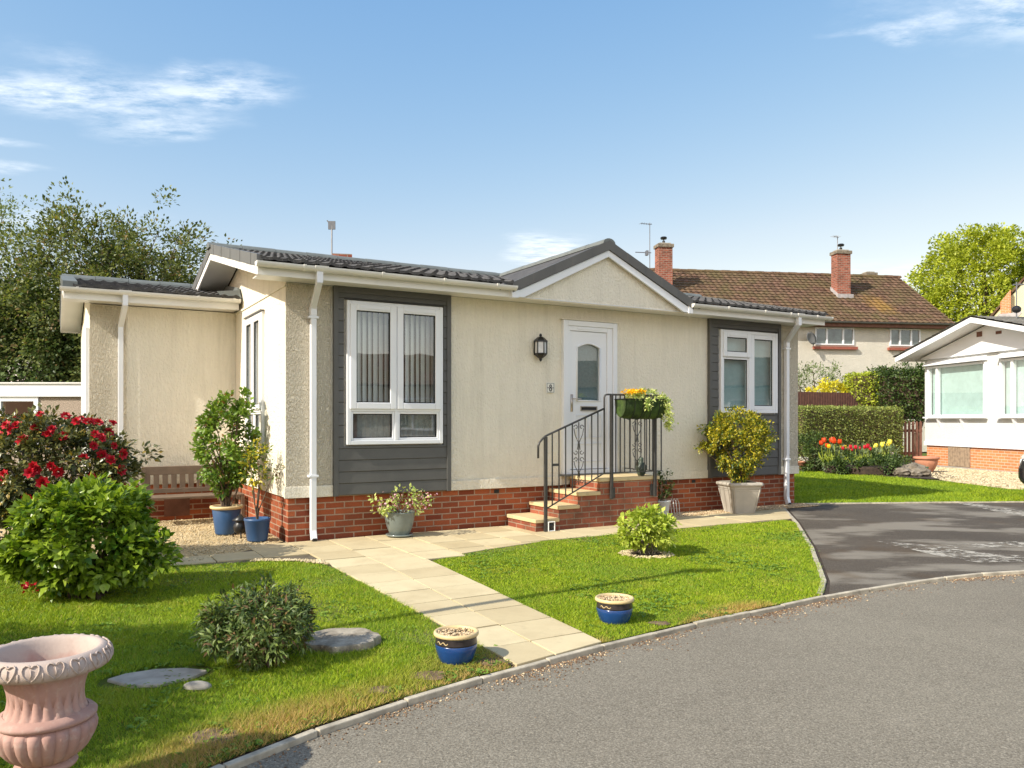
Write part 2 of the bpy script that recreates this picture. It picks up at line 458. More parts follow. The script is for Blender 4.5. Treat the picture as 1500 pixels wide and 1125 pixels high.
M['lf_hedge_light'] = leafmat('golden_conifer_leaves', (.22, .28, .02), (.46, .52, .05), .5, .2)
M['lf_yellow'] = leafmat('yellow_shrub_leaves', (.45, .42, .03), (.80, .70, .05), .5, .25)
M['lf_deep'] = leafmat('deep_shrub_leaves', (.025, .055, .012), (.10, .15, .03), .5, .2)
M['lf_tree'] = leafmat('hedgerow_tree_leaves', (.05, .075, .018), (.22, .25, .075), .5, .3, (.24, .17, .07), .06)
M['lf_tree_dark'] = leafmat('dark_tree_leaves', (.03, .06, .015), (.09, .13, .03), .5, .2)
M['lf_oak'] = leafmat('fresh_oak_leaves', (.20, .26, .02), (.52, .56, .06), .5, .3)
M['grit'] = leafmat('brown_grit', (.10, .055, .03), (.30, .19, .11), .9, 0.0)
M['lf_weed'] = leafmat('weed_leaves', (.06, .14, .012), (.22, .34, .04), .7, .2)
M['grass'] = None


def pinkclay():
    m, N, L, bs = newmat('weathered_pink_clay')
    v = objco(N)
    cc = mixc(N, L, mapr(N, L, noise(N, L, v, 6, 5), .35, .65, 0, 1), (.37, .215, .18), (.46, .295, .25))
    # pale bloom on the rim and the moulded lip
    sp = N.new('ShaderNodeSeparateXYZ'); L.new(v, sp.inputs[0])
    a = N.new('ShaderNodeMath'); a.operation = 'ADD'; L.new(sp.outputs[2], a.inputs[0])
    L.new(mapr(N, L, noise(N, L, v, 14, 5), 0, 1, -.05, .05), a.inputs[1])
    cc = mixc(N, L, mapr(N, L, a.outputs[0], .47, .50, 0, .75), cc, (.47, .405, .35))
    cc = mixc(N, L, mapr(N, L, noise(N, L, v, 35, 4), .56, .72, 0, .5), cc, (.50, .41, .35))
    cc = mixc(N, L, mapr(N, L, noise(N, L, v, 9, 6, .7), .55, .75, 0, .35), cc, (.26, .17, .14))
    L.new(cc, bs.inputs['Base Color']); bs.inputs['Roughness'].default_value = .85
    bump(N, L, noise(N, L, v, 90, 4), .5, .0015, bs)
    return m


M['pink_clay'] = pinkclay()


def asphalt(name, c1, c2, speck, patches=None):
    m, N, L, bs = newmat(name)
    tc = N.new('ShaderNodeTexCoord'); v = tc.outputs['Object']
    n1 = noise(N, L, v, .6, 6, .6)
    n2 = noise(N, L, v, 105, 3, .85)
    n3 = noise(N, L, v, 45, 3, .7)
    cc = mixc(N, L, mapr(N, L, n1, .35, .65, 0, 1), c1, c2)
    cc = mixc(N, L, mapr(N, L, n2, .52, .68, 0, .9), cc, speck)
    cc = mixc(N, L, mapr(N, L, n2, .47, .36, 0, .75), cc, (.07, .06, .046))
    cc = mixc(N, L, mapr(N, L, n3, .6, .8, 0, .15), cc, speck)
    n6 = noise(N, L, v, 2.3, 7, .7)
    cc = mixc(N, L, mapr(N, L, n6, .54, .76, 0, .22), cc, tuple(x * .55 for x in c1))
    cc = mixc(N, L, mapr(N, L, n6, .46, .26, 0, .14), cc, speck)
    rough = mapr(N, L, n3, .3, .7, .8, .95)
    if patches:
        # dried pale areas between damp dark ones
        n4 = noise(N, L, v, .85, 6, .55, (.8, 1.5, 1))
        p = mapr(N, L, n4, .48, .60, 0, .9, True)
        cc = mixc(N, L, p, cc, patches)
        cc = mixc(N, L, mapr(N, L, n2, .46, .30, 0, .5), cc, (.03, .026, .022))
        n5 = noise(N, L, v, .9, 4, .5)
        cc = mixc(N, L, mapr(N, L, n5, .56, .70, 0, .55), cc, (.09, .05, .018))
    L.new(cc, bs.inputs['Base Color']); L.new(rough, bs.inputs['Roughness'])
    bs.inputs['Specular IOR Level'].default_value = .25
    bump(N, L, n2, .7, .006, bs)
    return m


M['road'] = asphalt('worn_tarmac', (.19, .168, .13), (.22, .197, .152), (.41, .37, .295))
M['drive'] = asphalt('damp_tarmac', (.062, .050, .038), (.092, .075, .058), (.22, .19, .15), (.235, .21, .17))


def pavemat(name, c1, c2, var=.5):
    m, N, L, bs = newmat(name)
    tc = N.new('ShaderNodeTexCoord'); v = tc.outputs['Object']
    g = N.new('ShaderNodeNewGeometry')
    cc = mixc(N, L, g.outputs['Random Per Island'], c1, c2)
    n1 = noise(N, L, v, 2.2, 6, .65); n2 = noise(N, L, v, 120, 3, .6); n3 = noise(N, L, v, 9, 5, .6)
    cc = mixc(N, L, mapr(N, L, n1, .45, .75, 0, .45), cc, (.36, .28, .16))
    cc = mixc(N, L, mapr(N, L, n3, .60, .75, 0, .35), cc, (.30, .25, .16))
    cc = mixc(N, L, mapr(N, L, n2, .55, .75, 0, .3), cc, (.42, .34, .22))
    L.new(cc, bs.inputs['Base Color']); bs.inputs['Roughness'].default_value = .9
    bs.inputs['Specular IOR Level'].default_value = .2
    bump(N, L, n2, .5, .002, bs)
    return m


M['paving'] = pavemat('buff_paving_slab', (.50, .41, .245), (.64, .545, .345))
M['step_top'] = pavemat('buff_step_slab', (.60, .47, .26), (.70, .56, .33))
M['joint'] = simple('path_joint_mortar', (.11, .09, .06), .95, .3, 10)


def groundmat(name, c1, c2, c3, sc=1.0, bm=.02):
    m, N, L, bs = newmat(name)
    v = objco(N)
    n1 = noise(N, L, v, .9 * sc, 6, .6); n2 = noise(N, L, v, 40 * sc, 4, .7)
    cc = mixc(N, L, mapr(N, L, n1, .35, .65, 0, 1), c1, c2)
    cc = mixc(N, L, mapr(N, L, n2, .4, .7, 0, .7), cc, c3)
    L.new(cc, bs.inputs['Base Color']); bs.inputs['Roughness'].default_value = .95
    bs.inputs['Specular IOR Level'].default_value = .1
    bump(N, L, n2, .6, bm, bs)
    return m


M['lawnbase'] = groundmat('lawn_turf', (.055, .085, .010), (.085, .115, .014), (.09, .08, .03))
M['field'] = groundmat('far_grass', (.07, .12, .02), (.11, .16, .03), (.10, .10, .04))
M['gravel'] = groundmat('buff_gravel', (.56, .43, .24), (.66, .52, .30), (.30, .22, .12), 1.6, .02)
M['gravel_pale'] = groundmat('pale_gravel', (.46, .38, .26), (.54, .46, .33), (.27, .21, .14), .8, .03)


def grassmat():
    m, N, L, bs = newmat('lawn_grass_blades')
    g = N.new('ShaderNodeNewGeometry')
    v = objco(N)
    cc = mixc(N, L, g.outputs['Random Per Island'], (.075, .17, .006), (.47, .58, .025))
    n1 = noise(N, L, v, 2.2, 5, .65); n2 = noise(N, L, v, .8, 4)
    cc = mixc(N, L, mapr(N, L, n1, .54, .74, 0, .5), cc, (.50, .46, .06))
    cc = mixc(N, L, mapr(N, L, n2, .45, .65, 0, .5), cc, (.17, .29, .03))
    at = N.new('ShaderNodeAttribute'); at.attribute_name = 'dry'
    cc = mixc(N, L, at.outputs['Fac'], cc, (.55, .36, .13))
    L.new(cc, bs.inputs['Base Color']); bs.inputs['Roughness'].default_value = .55
    bs.inputs['Specular IOR Level'].default_value = .3
    tr = N.new('ShaderNodeBsdfTranslucent'); L.new(mixc(N, L, 1.0, cc, (1.3, 1.3, .6), 'MULTIPLY'), tr.inputs[0])
    mx = N.new('ShaderNodeMixShader'); mx.inputs[0].default_value = .22
    L.new(bs.outputs[0], mx.inputs[1]); L.new(tr.outputs[0], mx.inputs[2])
    L.new(mx.outputs[0], N['Material Output'].inputs['Surface'])
    return m


M['grass'] = grassmat()


def coirmat():
    m, N, L, bs = newmat('green_basket_liner')
    v = objco(N)
    cc = mixc(N, L, mapr(N, L, noise(N, L, v, 9, 4), .35, .65, 0, 1), (.018, .035, .008), (.07, .12, .02))
    L.new(cc, bs.inputs['Base Color']); bs.inputs['Roughness'].default_value = 1
    bump(N, L, noise(N, L, v, 60, 4, .7), .9, .02, bs)
    return m


M['coir'] = coirmat()


def paintmark():
    m, N, L, bs = newmat('worn_road_paint')
    v = objco(N)
    n = noise(N, L, v, 11, 8, .75)
    n2 = noise(N, L, v, 2.4, 4, .6)
    a = N.new('ShaderNodeMath'); a.operation = 'ADD'; L.new(n, a.inputs[0]); L.new(mapr(N, L, n2, .3, .7, -.10, .10), a.inputs[1])
    bs.inputs['Base Color'].default_value = (.42, .39, .33, 1); bs.inputs['Roughness'].default_value = .85
    t = N.new('ShaderNodeBsdfTransparent'); mx = N.new('ShaderNodeMixShader')
    L.new(mapr(N, L, a.outputs[0], .47, .57, 0, .92), mx.inputs[0]); L.new(t.outputs[0], mx.inputs[1]); L.new(bs.outputs[0], mx.inputs[2])
    L.new(mx.outputs[0], N['Material Output'].inputs['Surface'])
    return m


M['paint'] = paintmark()


# ------------------------------------------------------------------ mesh helpers
class MB:
    """collects shapes into one mesh"""
    def __init__(self, T=None):
        self.v, self.f, self.mi = [], [], []
        self.T = T
        self.cur = 0

    def add(self, vs, fs):
        o = len(self.v)
        self.v.extend([tuple(p) for p in vs])
        self.f.extend([tuple(i + o for i in q) for q in fs])
        self.mi.extend([self.cur] * len(fs))
        return self

    def box(self, x0, x1, y0, y1, z0, z1):
        return self.add([(x0, y0, z0), (x1, y0, z0), (x1, y1, z0), (x0, y1, z0), (x0, y0, z1), (x1, y0, z1), (x1, y1, z1), (x0, y1, z1)],
                        [(0, 3, 2, 1), (4, 5, 6, 7), (0, 1, 5, 4), (1, 2, 6, 5), (2, 3, 7, 6), (3, 0, 4, 7)])

    def prism(self, pts, axis, a, b):
        """polygon extruded along an axis; pts are the two other coordinates"""
        n = len(pts)
        def mk(p, t):
            return {'x': (t, p[0], p[1]), 'y': (p[0], t, p[1]), 'z': (p[0], p[1], t)}[axis]
        vs = [mk(p, a) for p in pts] + [mk(p, b) for p in pts]
        fs = [tuple(range(n))[::-1], tuple(range(n, 2 * n))]
        for i in range(n):
            j = (i + 1) % n
            fs.append((i, j, n + j, n + i))
        return self.add(vs, fs)

    def bar(self, p, q, w, h, up=(0, 0, 1)):
        p, q = Vector(p), Vector(q)
        d = (q - p).normalized(); up = Vector(up)
        s = d.cross(up)
        if s.length < 1e-4: s = d.cross(Vector((1, 0, 0)))
        s.normalize(); t = s.cross(d).normalized()
        vs = []
        for c in (p, q):
            for a, b in ((-1, -1), (1, -1), (1, 1), (-1, 1)):
                vs.append(c + s * (a * w / 2) + t * (b * h / 2))
        return self.add(vs, [(0, 3, 2, 1), (4, 5, 6, 7), (0, 1, 5, 4), (1, 2, 6, 5), (2, 3, 7, 6), (3, 0, 4, 7)])

    def tube(self, pts, r, n=8, cap=True):
        pts = [Vector(p) for p in pts]
        rs = r if isinstance(r, (list, tuple)) else [r] * len(pts)
        vs, fs = [], []
        prev = None
        for i, p in enumerate(pts):
            d = (pts[min(i + 1, len(pts) - 1)] - pts[max(i - 1, 0)])
            if d.length < 1e-9: d = Vector((0, 0, 1))
            d.normalize()
            if prev is None:
                s = d.orthogonal().normalized()
            else:
                s = (prev - d * prev.dot(d))
                s = s.normalized() if s.length > 1e-6 else d.orthogonal().normalized()
            prev = s
            t = d.cross(s)
            for k in range(n):
                a = 2 * math.pi * k / n
                vs.append(p + (s * math.cos(a) + t * math.sin(a)) * rs[i])
        for i in range(len(pts) - 1):
            for k in range(n):
                k2 = (k + 1) % n
                fs.append((i * n + k, i * n + k2, (i + 1) * n + k2, (i + 1) * n + k))
        if cap:
            fs.append(tuple(range(n))[::-1])
            fs.append(tuple((len(pts) - 1) * n + k for k in range(n)))
        return self.add(vs, fs)

    def lathe(self, prof, n=32, c=(0, 0, 0), rib=None, sx=1, sy=1, cap=True):
        """prof: (r, z) from the outside bottom round to the inside; rib(z_index, angle) -> radius factor"""
        vs, fs = [], []
        m = len(prof)
        for i, (r, z) in enumerate(prof):
            for k in range(n):
                a = 2 * math.pi * k / n
                rr = r * (rib(i, a) if rib else 1)
                vs.append((c[0] + rr * math.cos(a) * sx, c[1] + rr * math.sin(a) * sy, c[2] + z))
        for i in range(m - 1):
            for k in range(n):
                k2 = (k + 1) % n
                fs.append((i * n + k, i * n + k2, (i + 1) * n + k2, (i + 1) * n + k))
        if cap and prof[0][0] > 1e-4: fs.append(tuple(range(n))[::-1])
        if cap and prof[-1][0] > 1e-4: fs.append(tuple((m - 1) * n + k for k in range(n)))
        return self.add(vs, fs)

    def sphere(self, c, rx, ry, rz, n=10, m=7):
        prof = [(math.sin(math.pi * i / m), -math.cos(math.pi * i / m)) for i in range(m + 1)]
        vs, fs = [], []
        for (r, z) in prof:
            for k in range(n):
                a = 2 * math.pi * k / n
                vs.append((c[0] + r * rx * math.cos(a), c[1] + r * ry * math.sin(a), c[2] + z * rz))
        for i in range(m):
            for k in range(n):
                k2 = (k + 1) % n
                fs.append((i * n + k, i * n + k2, (i + 1) * n + k2, (i + 1) * n + k))
        return self.add(vs, fs)

    def build(self, name, mat, parent=None, smooth=False, bevel=0, loc=None):
        me = bpy.data.meshes.new(name)
        vs = self.v
        if self.T is not None:
            vs = [tuple(self.T @ Vector(p)) for p in vs]
        me.from_pydata(vs, [], self.f)
        mats = mat if isinstance(mat, (list, tuple)) else [mat]
        for m_ in mats: me.materials.append(m_)
        me.polygons.foreach_set('material_index', self.mi)
        if smooth:
            me.polygons.foreach_set('use_smooth', [True] * len(me.polygons))
        me.update()
        o = bpy.data.objects.new(name, me)
        col.objects.link(o)
        if parent: o.parent = parent
        if loc: o.location = loc
        if smooth == 'auto':
            try:
                me.set_sharp_from_angle(angle=R(40))
            except Exception:
                pass
        if bevel:
            b = o.modifiers.new('edge', 'BEVEL'); b.width = bevel; b.segments = 2; b.limit_method = 'ANGLE'; b.angle_limit = R(50)
        return o


def empty(name, loc=(0, 0, 0), rz=0, label=None, cat=None, group=None):
    o = bpy.data.objects.new(name, None)
    o.empty_display_size = .2
    col.objects.link(o)
    o.location = loc; o.rotation_euler = (0, 0, rz)
    tag(o, label, cat, group)
    return o


def tag(o, label=None, cat=None, group=None, kind=None):
    if label: o['label'] = label
    if cat: o['category'] = cat
    if group: o['group'] = group
    if kind: o['kind'] = kind
    return o


def copy_tree(o, parent=None):
    c = o.copy(); col.objects.link(c); c.parent = parent
    for ch in list(o.children):
        copy_tree(ch, c)
    return c


def flatmesh(name, verts, faces, mat, parent=None, attr=None):
    """fast numpy mesh: faces all of one size"""
    verts = np.asarray(verts, dtype=np.float32); faces = np.asarray(faces, dtype=np.int32)
    me = bpy.data.meshes.new(name)
    k = faces.shape[1]
    me.vertices.add(len(verts)); me.vertices.foreach_set('co', verts.ravel())
    me.loops.add(faces.size); me.loops.foreach_set('vertex_index', faces.ravel())
    me.polygons.add(len(faces))
    me.polygons.foreach_set('loop_start', np.arange(0, faces.size, k, dtype=np.int32))
    try:
        me.polygons.foreach_set('loop_total', np.full(len(faces), k, dtype=np.int32))
    except Exception:
        pass
    if attr is not None:
        a = me.attributes.new('dry', 'FLOAT', 'POINT'); a.data.foreach_set('value', np.asarray(attr, dtype=np.float32))
    me.materials.append(mat)
    me.update(calc_edges=True); me.validate()
    o = bpy.data.objects.new(name, me); col.objects.link(o)
    if parent: o.parent = parent
    return o


def unit(a):
    return a / np.maximum(np.linalg.norm(a, axis=1, keepdims=True), 1e-9)


def leaves_arr(P, D, Nn, Ls, Ws, fold=.18, droop=.12):
    """arrays -> verts, tri faces; each leaf a folded rhomb of four triangles"""
    n = len(P)
    D = unit(D); S = unit(np.cross(D, Nn)); Nn = np.cross(S, D)
    Ls = Ls[:, None]; Ws = Ws[:, None]
    b = P
    l = P + D * Ls * .45 + S * Ws * .5 + Nn * Ws * fold
    r = P + D * Ls * .45 - S * Ws * .5 + Nn * Ws * fold
    mid = P + D * Ls * .5
    t = P + D * Ls - Nn * Ls * droop
    V = np.stack([b, l, mid, r, t], 1).reshape(-1, 3)
    base = (np.arange(n) * 5)[:, None]
    F = np.concatenate([base + np.array([[0, 2, 1]]), base + np.array([[0, 3, 2]]), base + np.array([[1, 2, 4]]), base + np.array([[2, 3, 4]])], 0)
    return V, F


def crown(name, mat, parent, seed, cen, rad, nclus, nper, L, W, cr, lift=.3, shell=.5, zcut=None, flat=1.0, spiky=0, shapefn=None, droop=.12, retc=False):
    rng = np.random.default_rng(seed)
    c = np.array(cen, float); rad = np.array(rad, float)
    C = []
    while len(C) < nclus:
        p = rng.normal(size=3); p /= np.linalg.norm(p)
        r = rng.uniform(shell, 1.0) ** .6
        if spiky and rng.random() < spiky: r *= rng.uniform(1.0, 1.28)
        q = p * r
        if shapefn: 
            q = shapefn(q, rng)
            if q is None: continue
        w = c + q * rad
        if zcut is not None and w[2] < zcut: continue
        C.append(w)
    C = np.array(C)
    cs = cr * rng.uniform(.6, 1.35, size=nclus)
    idx = np.repeat(np.arange(nclus), nper)
    idx = idx[rng.random(len(idx)) < np.clip(rng.uniform(.5, 1.3, size=nclus), 0, 1)[idx]]
    n = len(idx)
    off = rng.normal(size=(n, 3)); off /= np.linalg.norm(off, axis=1, keepdims=True)
    off *= (rng.random(n) ** .5)[:, None]
    off[:, 2] *= flat
    P = C[idx] + off * cs[idx][:, None]
    out = unit((P - c) / rad)
    D = unit(off * .9 + out * .7 + rng.normal(size=(n, 3)) * .45)
    Nn = unit(out * .5 + np.array([0, 0, lift + .4]) + rng.normal(size=(n, 3)) * .45)
    s = rng.uniform(.65, 1.25, size=n)
    V, F = leaves_arr(P, D, Nn, L * s, W * s * rng.uniform(.85, 1.15, n), droop=droop)
    o = flatmesh(name, V, F, mat, parent)
    return (o, C) if retc else o


def boxleaves(name, mat, parent, seed, x0, x1, y0, y1, z0, z1, n, L, W, jit=.05, rnd=0.0, bumps=.0):
    """clipped hedge: leaves over the five outer faces of a block"""
    rng = np.random.default_rng(seed)
    ax, ay, az = x1 - x0, y1 - y0, z1 - z0
    areas = np.array([ax * az, ax * az, ay * az, ay * az, ax * ay])
    k = rng.choice(5, size=n, p=areas / areas.sum())
    a, b = rng.random(n), rng.random(n)
    P = np.zeros((n, 3)); O = np.zeros((n, 3))
    for f in range(5):
        m = k == f
        if f < 2:
            P[m] = np.stack([x0 + a[m] * ax, np.full(m.sum(), (y0, y1)[f]), z0 + b[m] * az], 1); O[m] = (0, (-1, 1)[f], 0)
        elif f < 4:
            P[m] = np.stack([np.full(m.sum(), (x0, x1)[f - 2]), y0 + a[m] * ay, z0 + b[m] * az], 1); O[m] = ((-1, 1)[f - 2], 0, 0)
        else:
            P[m] = np.stack([x0 + a[m] * ax, y0 + b[m] * ay, np.full(m.sum(), z1)], 1); O[m] = (0, 0, 1)
    P += rng.normal(size=(n, 3)) * jit
    if bumps:
        ph = np.sin(P[:, 0] * 7.1 + P[:, 2] * 5.3) * np.sin(P[:, 1] * 6.3 + P[:, 0] * 3.1) * bumps
        P += O * ph[:, None]
    D = unit(O + rng.normal(size=(n, 3)) * .8)
    Nn = unit(O * .6 + np.array([0, 0, .5]) + rng.normal(size=(n, 3)) * .6)
    s = rng.uniform(.6, 1.3, n)
    V, F = leaves_arr(P, D, Nn, L * s, W * s)
    return flatmesh(name, V, F, mat, parent)


def stems(name, mat, parent, base, tips, r0, r1, seed=0, n=6, spread=.03, sag=.15, segs=5):
    rnd = random.Random(seed)
    mb = MB()
    for t in tips:
        b = Vector(base) + Vector((rnd.uniform(-spread, spread), rnd.uniform(-spread, spread), 0))
        t = Vector(t)
        pts, rr = [], []
        for i in range(segs + 1):
            f = i / segs
            p = b.lerp(t, f)
            # rise first, spread later
            k = f ** 1.4
            p.x = b.x + (t.x - b.x) * k; p.y = b.y + (t.y - b.y) * k
            p += Vector((rnd.uniform(-1, 1), rnd.uniform(-1, 1), 0)) * (t - b).length * .018 * (1 if 0 < i else 0)
            pts.append(p); rr.append(r0 + (r1 - r0) * f)
        mb.tube(pts, rr, n, cap=False)
    return mb.build(name, mat, parent, smooth=True)


def stones(name, mat, parent, seed, P, size, flat=.6):
    rng = np.random.default_rng(seed)
    n = len(P)
    base = np.array([[1, 0, 0], [0, 1, 0], [-1, 0, 0], [0, -1, 0], [.15, .1, 1], [0, 0, -1]], float)
    s = size * rng.uniform(.55, 1.4, size=(n, 1, 1))
    V = base[None] * s * rng.uniform(.6, 1.25, size=(n, 6, 1)) * np.array([1, 1, flat])
    a = rng.uniform(0, 6.28, n); ca, sa = np.cos(a), np.sin(a)
    x = V[:, :, 0] * ca[:, None] - V[:, :, 1] * sa[:, None]; y = V[:, :, 0] * sa[:, None] + V[:, :, 1] * ca[:, None]
    V = np.stack([x, y, V[:, :, 2]], 2) + np.asarray(P)[:, None, :]
    F0 = np.array([[0, 1, 4], [1, 2, 4], [2, 3, 4], [3, 0, 4], [1, 0, 5], [2, 1, 5], [3, 2, 5], [0, 3, 5]])
    F = (np.arange(n) * 6)[:, None, None] + F0[None]
    return flatmesh(name, V.reshape(-1, 3), F.reshape(-1, 3), mat, parent)


def inpoly(P, poly):
    x, y = P[:, 0], P[:, 1]
    ins = np.zeros(len(P), bool)
    n = len(poly)
    for i in range(n):
        x0, y0 = poly[i]; x1, y1 = poly[(i + 1) % n]
        c = ((y0 > y) != (y1 > y)) & (x < (x1 - x0) * (y - y0) / ((y1 - y0) if y1 != y0 else 1e-9) + x0)
        ins ^= c
    return ins


def sheet(name, poly, z, mat, depth=None):
    """flat polygon (thin slab when depth is given)"""
    mb = MB()
    a = sum(poly[i][0] * poly[(i + 1) % len(poly)][1] - poly[(i + 1) % len(poly)][0] * poly[i][1] for i in range(len(poly)))
    if a < 0: poly = poly[::-1]
    if depth: mb.prism(poly, 'z', z - depth, z)
    else: mb.add([(p[0], p[1], z) for p in poly], [tuple(range(len(poly)))])
    return mb.build(name, mat)


# ------------------------------------------------------------------ house frame
TH = R(30.1)
A = (-2.479, 8.686)
UX, UY = math.cos(TH), math.sin(TH)


def W(x, y, z=0):
    """bungalow frame -> world"""
    return (A[0] + x * UX - y * UY, A[1] + x * UY + y * UX, z)


def W2(x, y):
    return W(x, y)[:2]


# ------------------------------------------------------------------ ground
KERB = [(-1.95, .9), (-1.62, 2.1), (-1.36, 2.68), (-1.11, 3.08), (-.84, 3.44), (-.50, 3.80), (-.15, 4.13), (.21, 4.44), (.55, 4.72), (.91, 5.0),
        (1.22, 5.24), (1.67, 5.54), (1.98, 5.75), (2.40, 6.05), (2.86, 6.33), (3.26, 6.56), (3.73, 6.80), (4.15, 6.97), (4.65, 7.10),
        (5.6, 7.22), (7.2, 7.25), (10, 7.1), (14, 6.6), (20, 5.4)]

# the far ground as one sheet to the horizon, then the road, then the plots on top
g = MB(); g.add([(-900, -900, -.06), (900, -900, -.06), (900, 900, -.06), (-900, 900, -.06)], [(0, 1, 2, 3)])
tag(g.build('ground', M['field']), kind='structure')
road = [(-2.3, -.8), (-3.2, -8), (-9, -14), (24, -14), (24, 5.0)] + KERB[::-1]
tag(sheet('road', road, -.022, M['road']), kind='structure')

plot = [(-9, 1.0), (-4, -1.2), (-2.34, -.78)] + [(x - .022, y + .030) for x, y in KERB] + [(20, 30), (-9, 30)]
LEFT_LAWN = [(-7, 1.2), (-4, -1.0), (-2.25, -.7)] + [(x - .045, y + .035) for x, y in KERB[:7]] + [W2(-.05, -5.03)] + \
            [W2(.0, -4.5), W2(-.03, -4.0), W2(-.01, -3.4), W2(-.01, -2.5), W2(.0, -1.9), W2(-.03, -1.5), W2(-.20, -1.27), W2(-.6, -1.06), W2(-1.0, -.93), W2(-1.55, -.80),
             W2(-2.3, -.6), (-5.2, 7.2), (-7.5, 7.6), (-9, 7.0)]
RIGHT_LAWN = [W2(.68, -4.80), W2(.70, -4.2), W2(.78, -3.3), W2(.85, -2.5), W2(.93, -1.82), W2(1.30, -1.62), W2(1.85, -1.46), W2(2.6, -1.30), W2(3.6, -1.24), W2(5.0, -1.30),
              W2(6.30, -1.38), (3.72, 10.35), (3.15, 8.3), (2.62, 6.65), (2.42, 6.17), (2.35, 6.07)] + [(x - .03, y + .045) for x, y in KERB[8:13][::-1]]
BACK_LAWN = [(4.55, 12.78), (6.3, 12.9), (8.3, 13.05), (11.8, 13.2), (11.6, 13.9), (10.6, 14.4), (9.7, 15.4), (9.55, 17.2), (8.9, 18.9), (8.1, 20.6), (7.4, 22.2), (4.9, 19.5), (4.8, 14)]
tag(sheet('plot_ground', plot, -.004, M['soil'], .05), kind='structure')
lb1 = sheet('lawn', LEFT_LAWN, .004, M['lawnbase']); tag(lb1, kind='structure')
tag(sheet('lawn', RIGHT_LAWN, .004, M['lawnbase']), kind='structure')
tag(sheet('lawn', BACK_LAWN, .004, M['lawnbase']), kind='structure')
tag(sheet('gravel_bed', [W2(-1.9, -.72), W2(-1.0, -.78), W2(0, .12), W2(.05, 3.0), W2(-2.6, 3.0), W2(-4.2, 2.0)], .008, M['gravel']), kind='structure')
tag(sheet('gravel_strip', [W2(4.68, -.42), W2(8.25, -.42), W2(8.25, .05), W2(4.68, .05)], .012, M['gravel']), kind='structure')
tag(sheet('gravel_forecourt', [(9.6, 17.4), (9.7, 15.5), (10.6, 14.5), (11.6, 14.0), (18, 13.6), (19, 24), (12.6, 25.2), (10.9, 23.6), (10.3, 20.5)], .008, M['gravel_pale']), kind='structure')
tag(sheet('forecourt_path', [(12.5, 25.6), (12.0, 24.2), (13.0, 17.6), (13.2, 16.4), (14.2, 16.4), (13.6, 21.0), (13.0, 25.6)], .018, M['concrete']), kind='structure')
drive = [(4.12, 12.2), (4.17, 11.9), (3.78, 10.35), (3.2, 8.3), (2.67, 6.65), (2.45, 6.12)] + [(x - .02, y + .035) for x, y in KERB[14:]] + [(20.5, 13.6), (11.8, 13.2), (8.3, 13.0), (6.3, 12.85), (4.5, 12.7)]
tag(sheet('driveway', drive, .002, M['drive']), kind='structure')
tag(sheet('flower_bed_soil', [(7.3, 22.3), (8.1, 20.6), (8.9, 18.9), (9.6, 18.0), (10.5, 18.6), (11.2, 21.0), (11.8, 24.3), (8.0, 22.6)], .02, M['soil']), kind='structure')


def quadstrip(pts, w, z0, z1, name, mat, gap=None):
    mb = MB()
    rnd = random.Random(4)
    for i in range(len(pts) - 1):
        p, q = Vector((*pts[i], 0)), Vector((*pts[i + 1], 0))
        n = max(1, int(round((q - p).length / .9)))
        for k in range(n):
            a = p.lerp(q, k / n); b = p.lerp(q, (k + 1) / n)
            d = (b - a).normalized(); s = Vector((-d.y, d.x, 0))
            a = a + d * .003; b = b - d * .003
            j0, j1 = rnd.uniform(-.003, .003), rnd.uniform(-.003, .003)
            zz = z1 + rnd.uniform(-.004, .004)
            vs = [a + s * (j0), b + s * (j1), b + s * (w + j1), a + s * (w + j0)]
            mb.add([(v.x, v.y, z0) for v in vs] + [(v.x, v.y, zz) for v in vs], [(0, 3, 2, 1), (4, 5, 6, 7), (0, 1, 5, 4), (1, 2, 6, 5), (2, 3, 7, 6), (3, 0, 4, 7)])
    return mb.build(name, mat, bevel=.006)


tag(quadstrip(KERB, .038, -.06, .008, 'kerb_edging', M['kerb']), kind='structure')
tag(quadstrip([(2.40, 6.12), (2.64, 6.65), (3.17, 8.3), (3.75, 10.35), (4.13, 11.9), (4.26, 12.42)], .045, -.03, .014, 'driveway_edging', M['kerb']), kind='structure')
tag(quadstrip([(4.5, 12.72), (8.3, 13.03), (12, 13.2)], .05, -.03, .02, 'lawn_edging', M['kerb']), kind='structure')
# painted markings on the drive
tag(sheet('painted_line', [(7.25, 12.9), (7.55, 12.92), (7.62, 11.4), (7.95, 8.0), (7.55, 7.6), (7.1, 10.9)], .0065, M['paint']), kind='structure')
pm = MB()
for poly in ([(4.06, 8.84), (4.24, 7.80), (4.42, 7.50), (5.6, 7.62), (7.2, 7.70), (7.1, 8.05), (4.9, 7.90), (4.62, 8.30), (4.50, 8.55)],
             [(4.52, 8.56), (4.62, 8.34), (5.6, 8.45), (7.2, 8.9), (7.2, 9.25), (5.4, 8.75)]):
    pm.add([(x, y, .0065) for x, y in poly], [tuple(range(len(poly)))])
tag(pm.build('painted_marking', M['paint']), kind='structure')

# paving slabs in the bungalow's grid
pb = MB(); rnd = random.Random(7)


def slab4(pts):
    # four corners in the bungalow frame: near left, near right, far right, far left
    gp = .006
    z = .018 + rnd.uniform(-.003, .003)
    cx = sum(p[0] for p in pts) / 4; cy = sum(p[1] for p in pts) / 4
    c = [W2(x + (gp if x < cx else -gp), y + (gp if y < cy else -gp)) for x, y in pts]
    tz = [z + rnd.uniform(-.0015, .0015) for _ in c]
    pb.add([(a, b, -.03) for a, b in c] + [(a, b, t) for (a, b), t in zip(c, tz)],
           [(0, 3, 2, 1), (4, 5, 6, 7), (0, 1, 5, 4), (1, 2, 6, 5), (2, 3, 7, 6), (3, 0, 4, 7)])


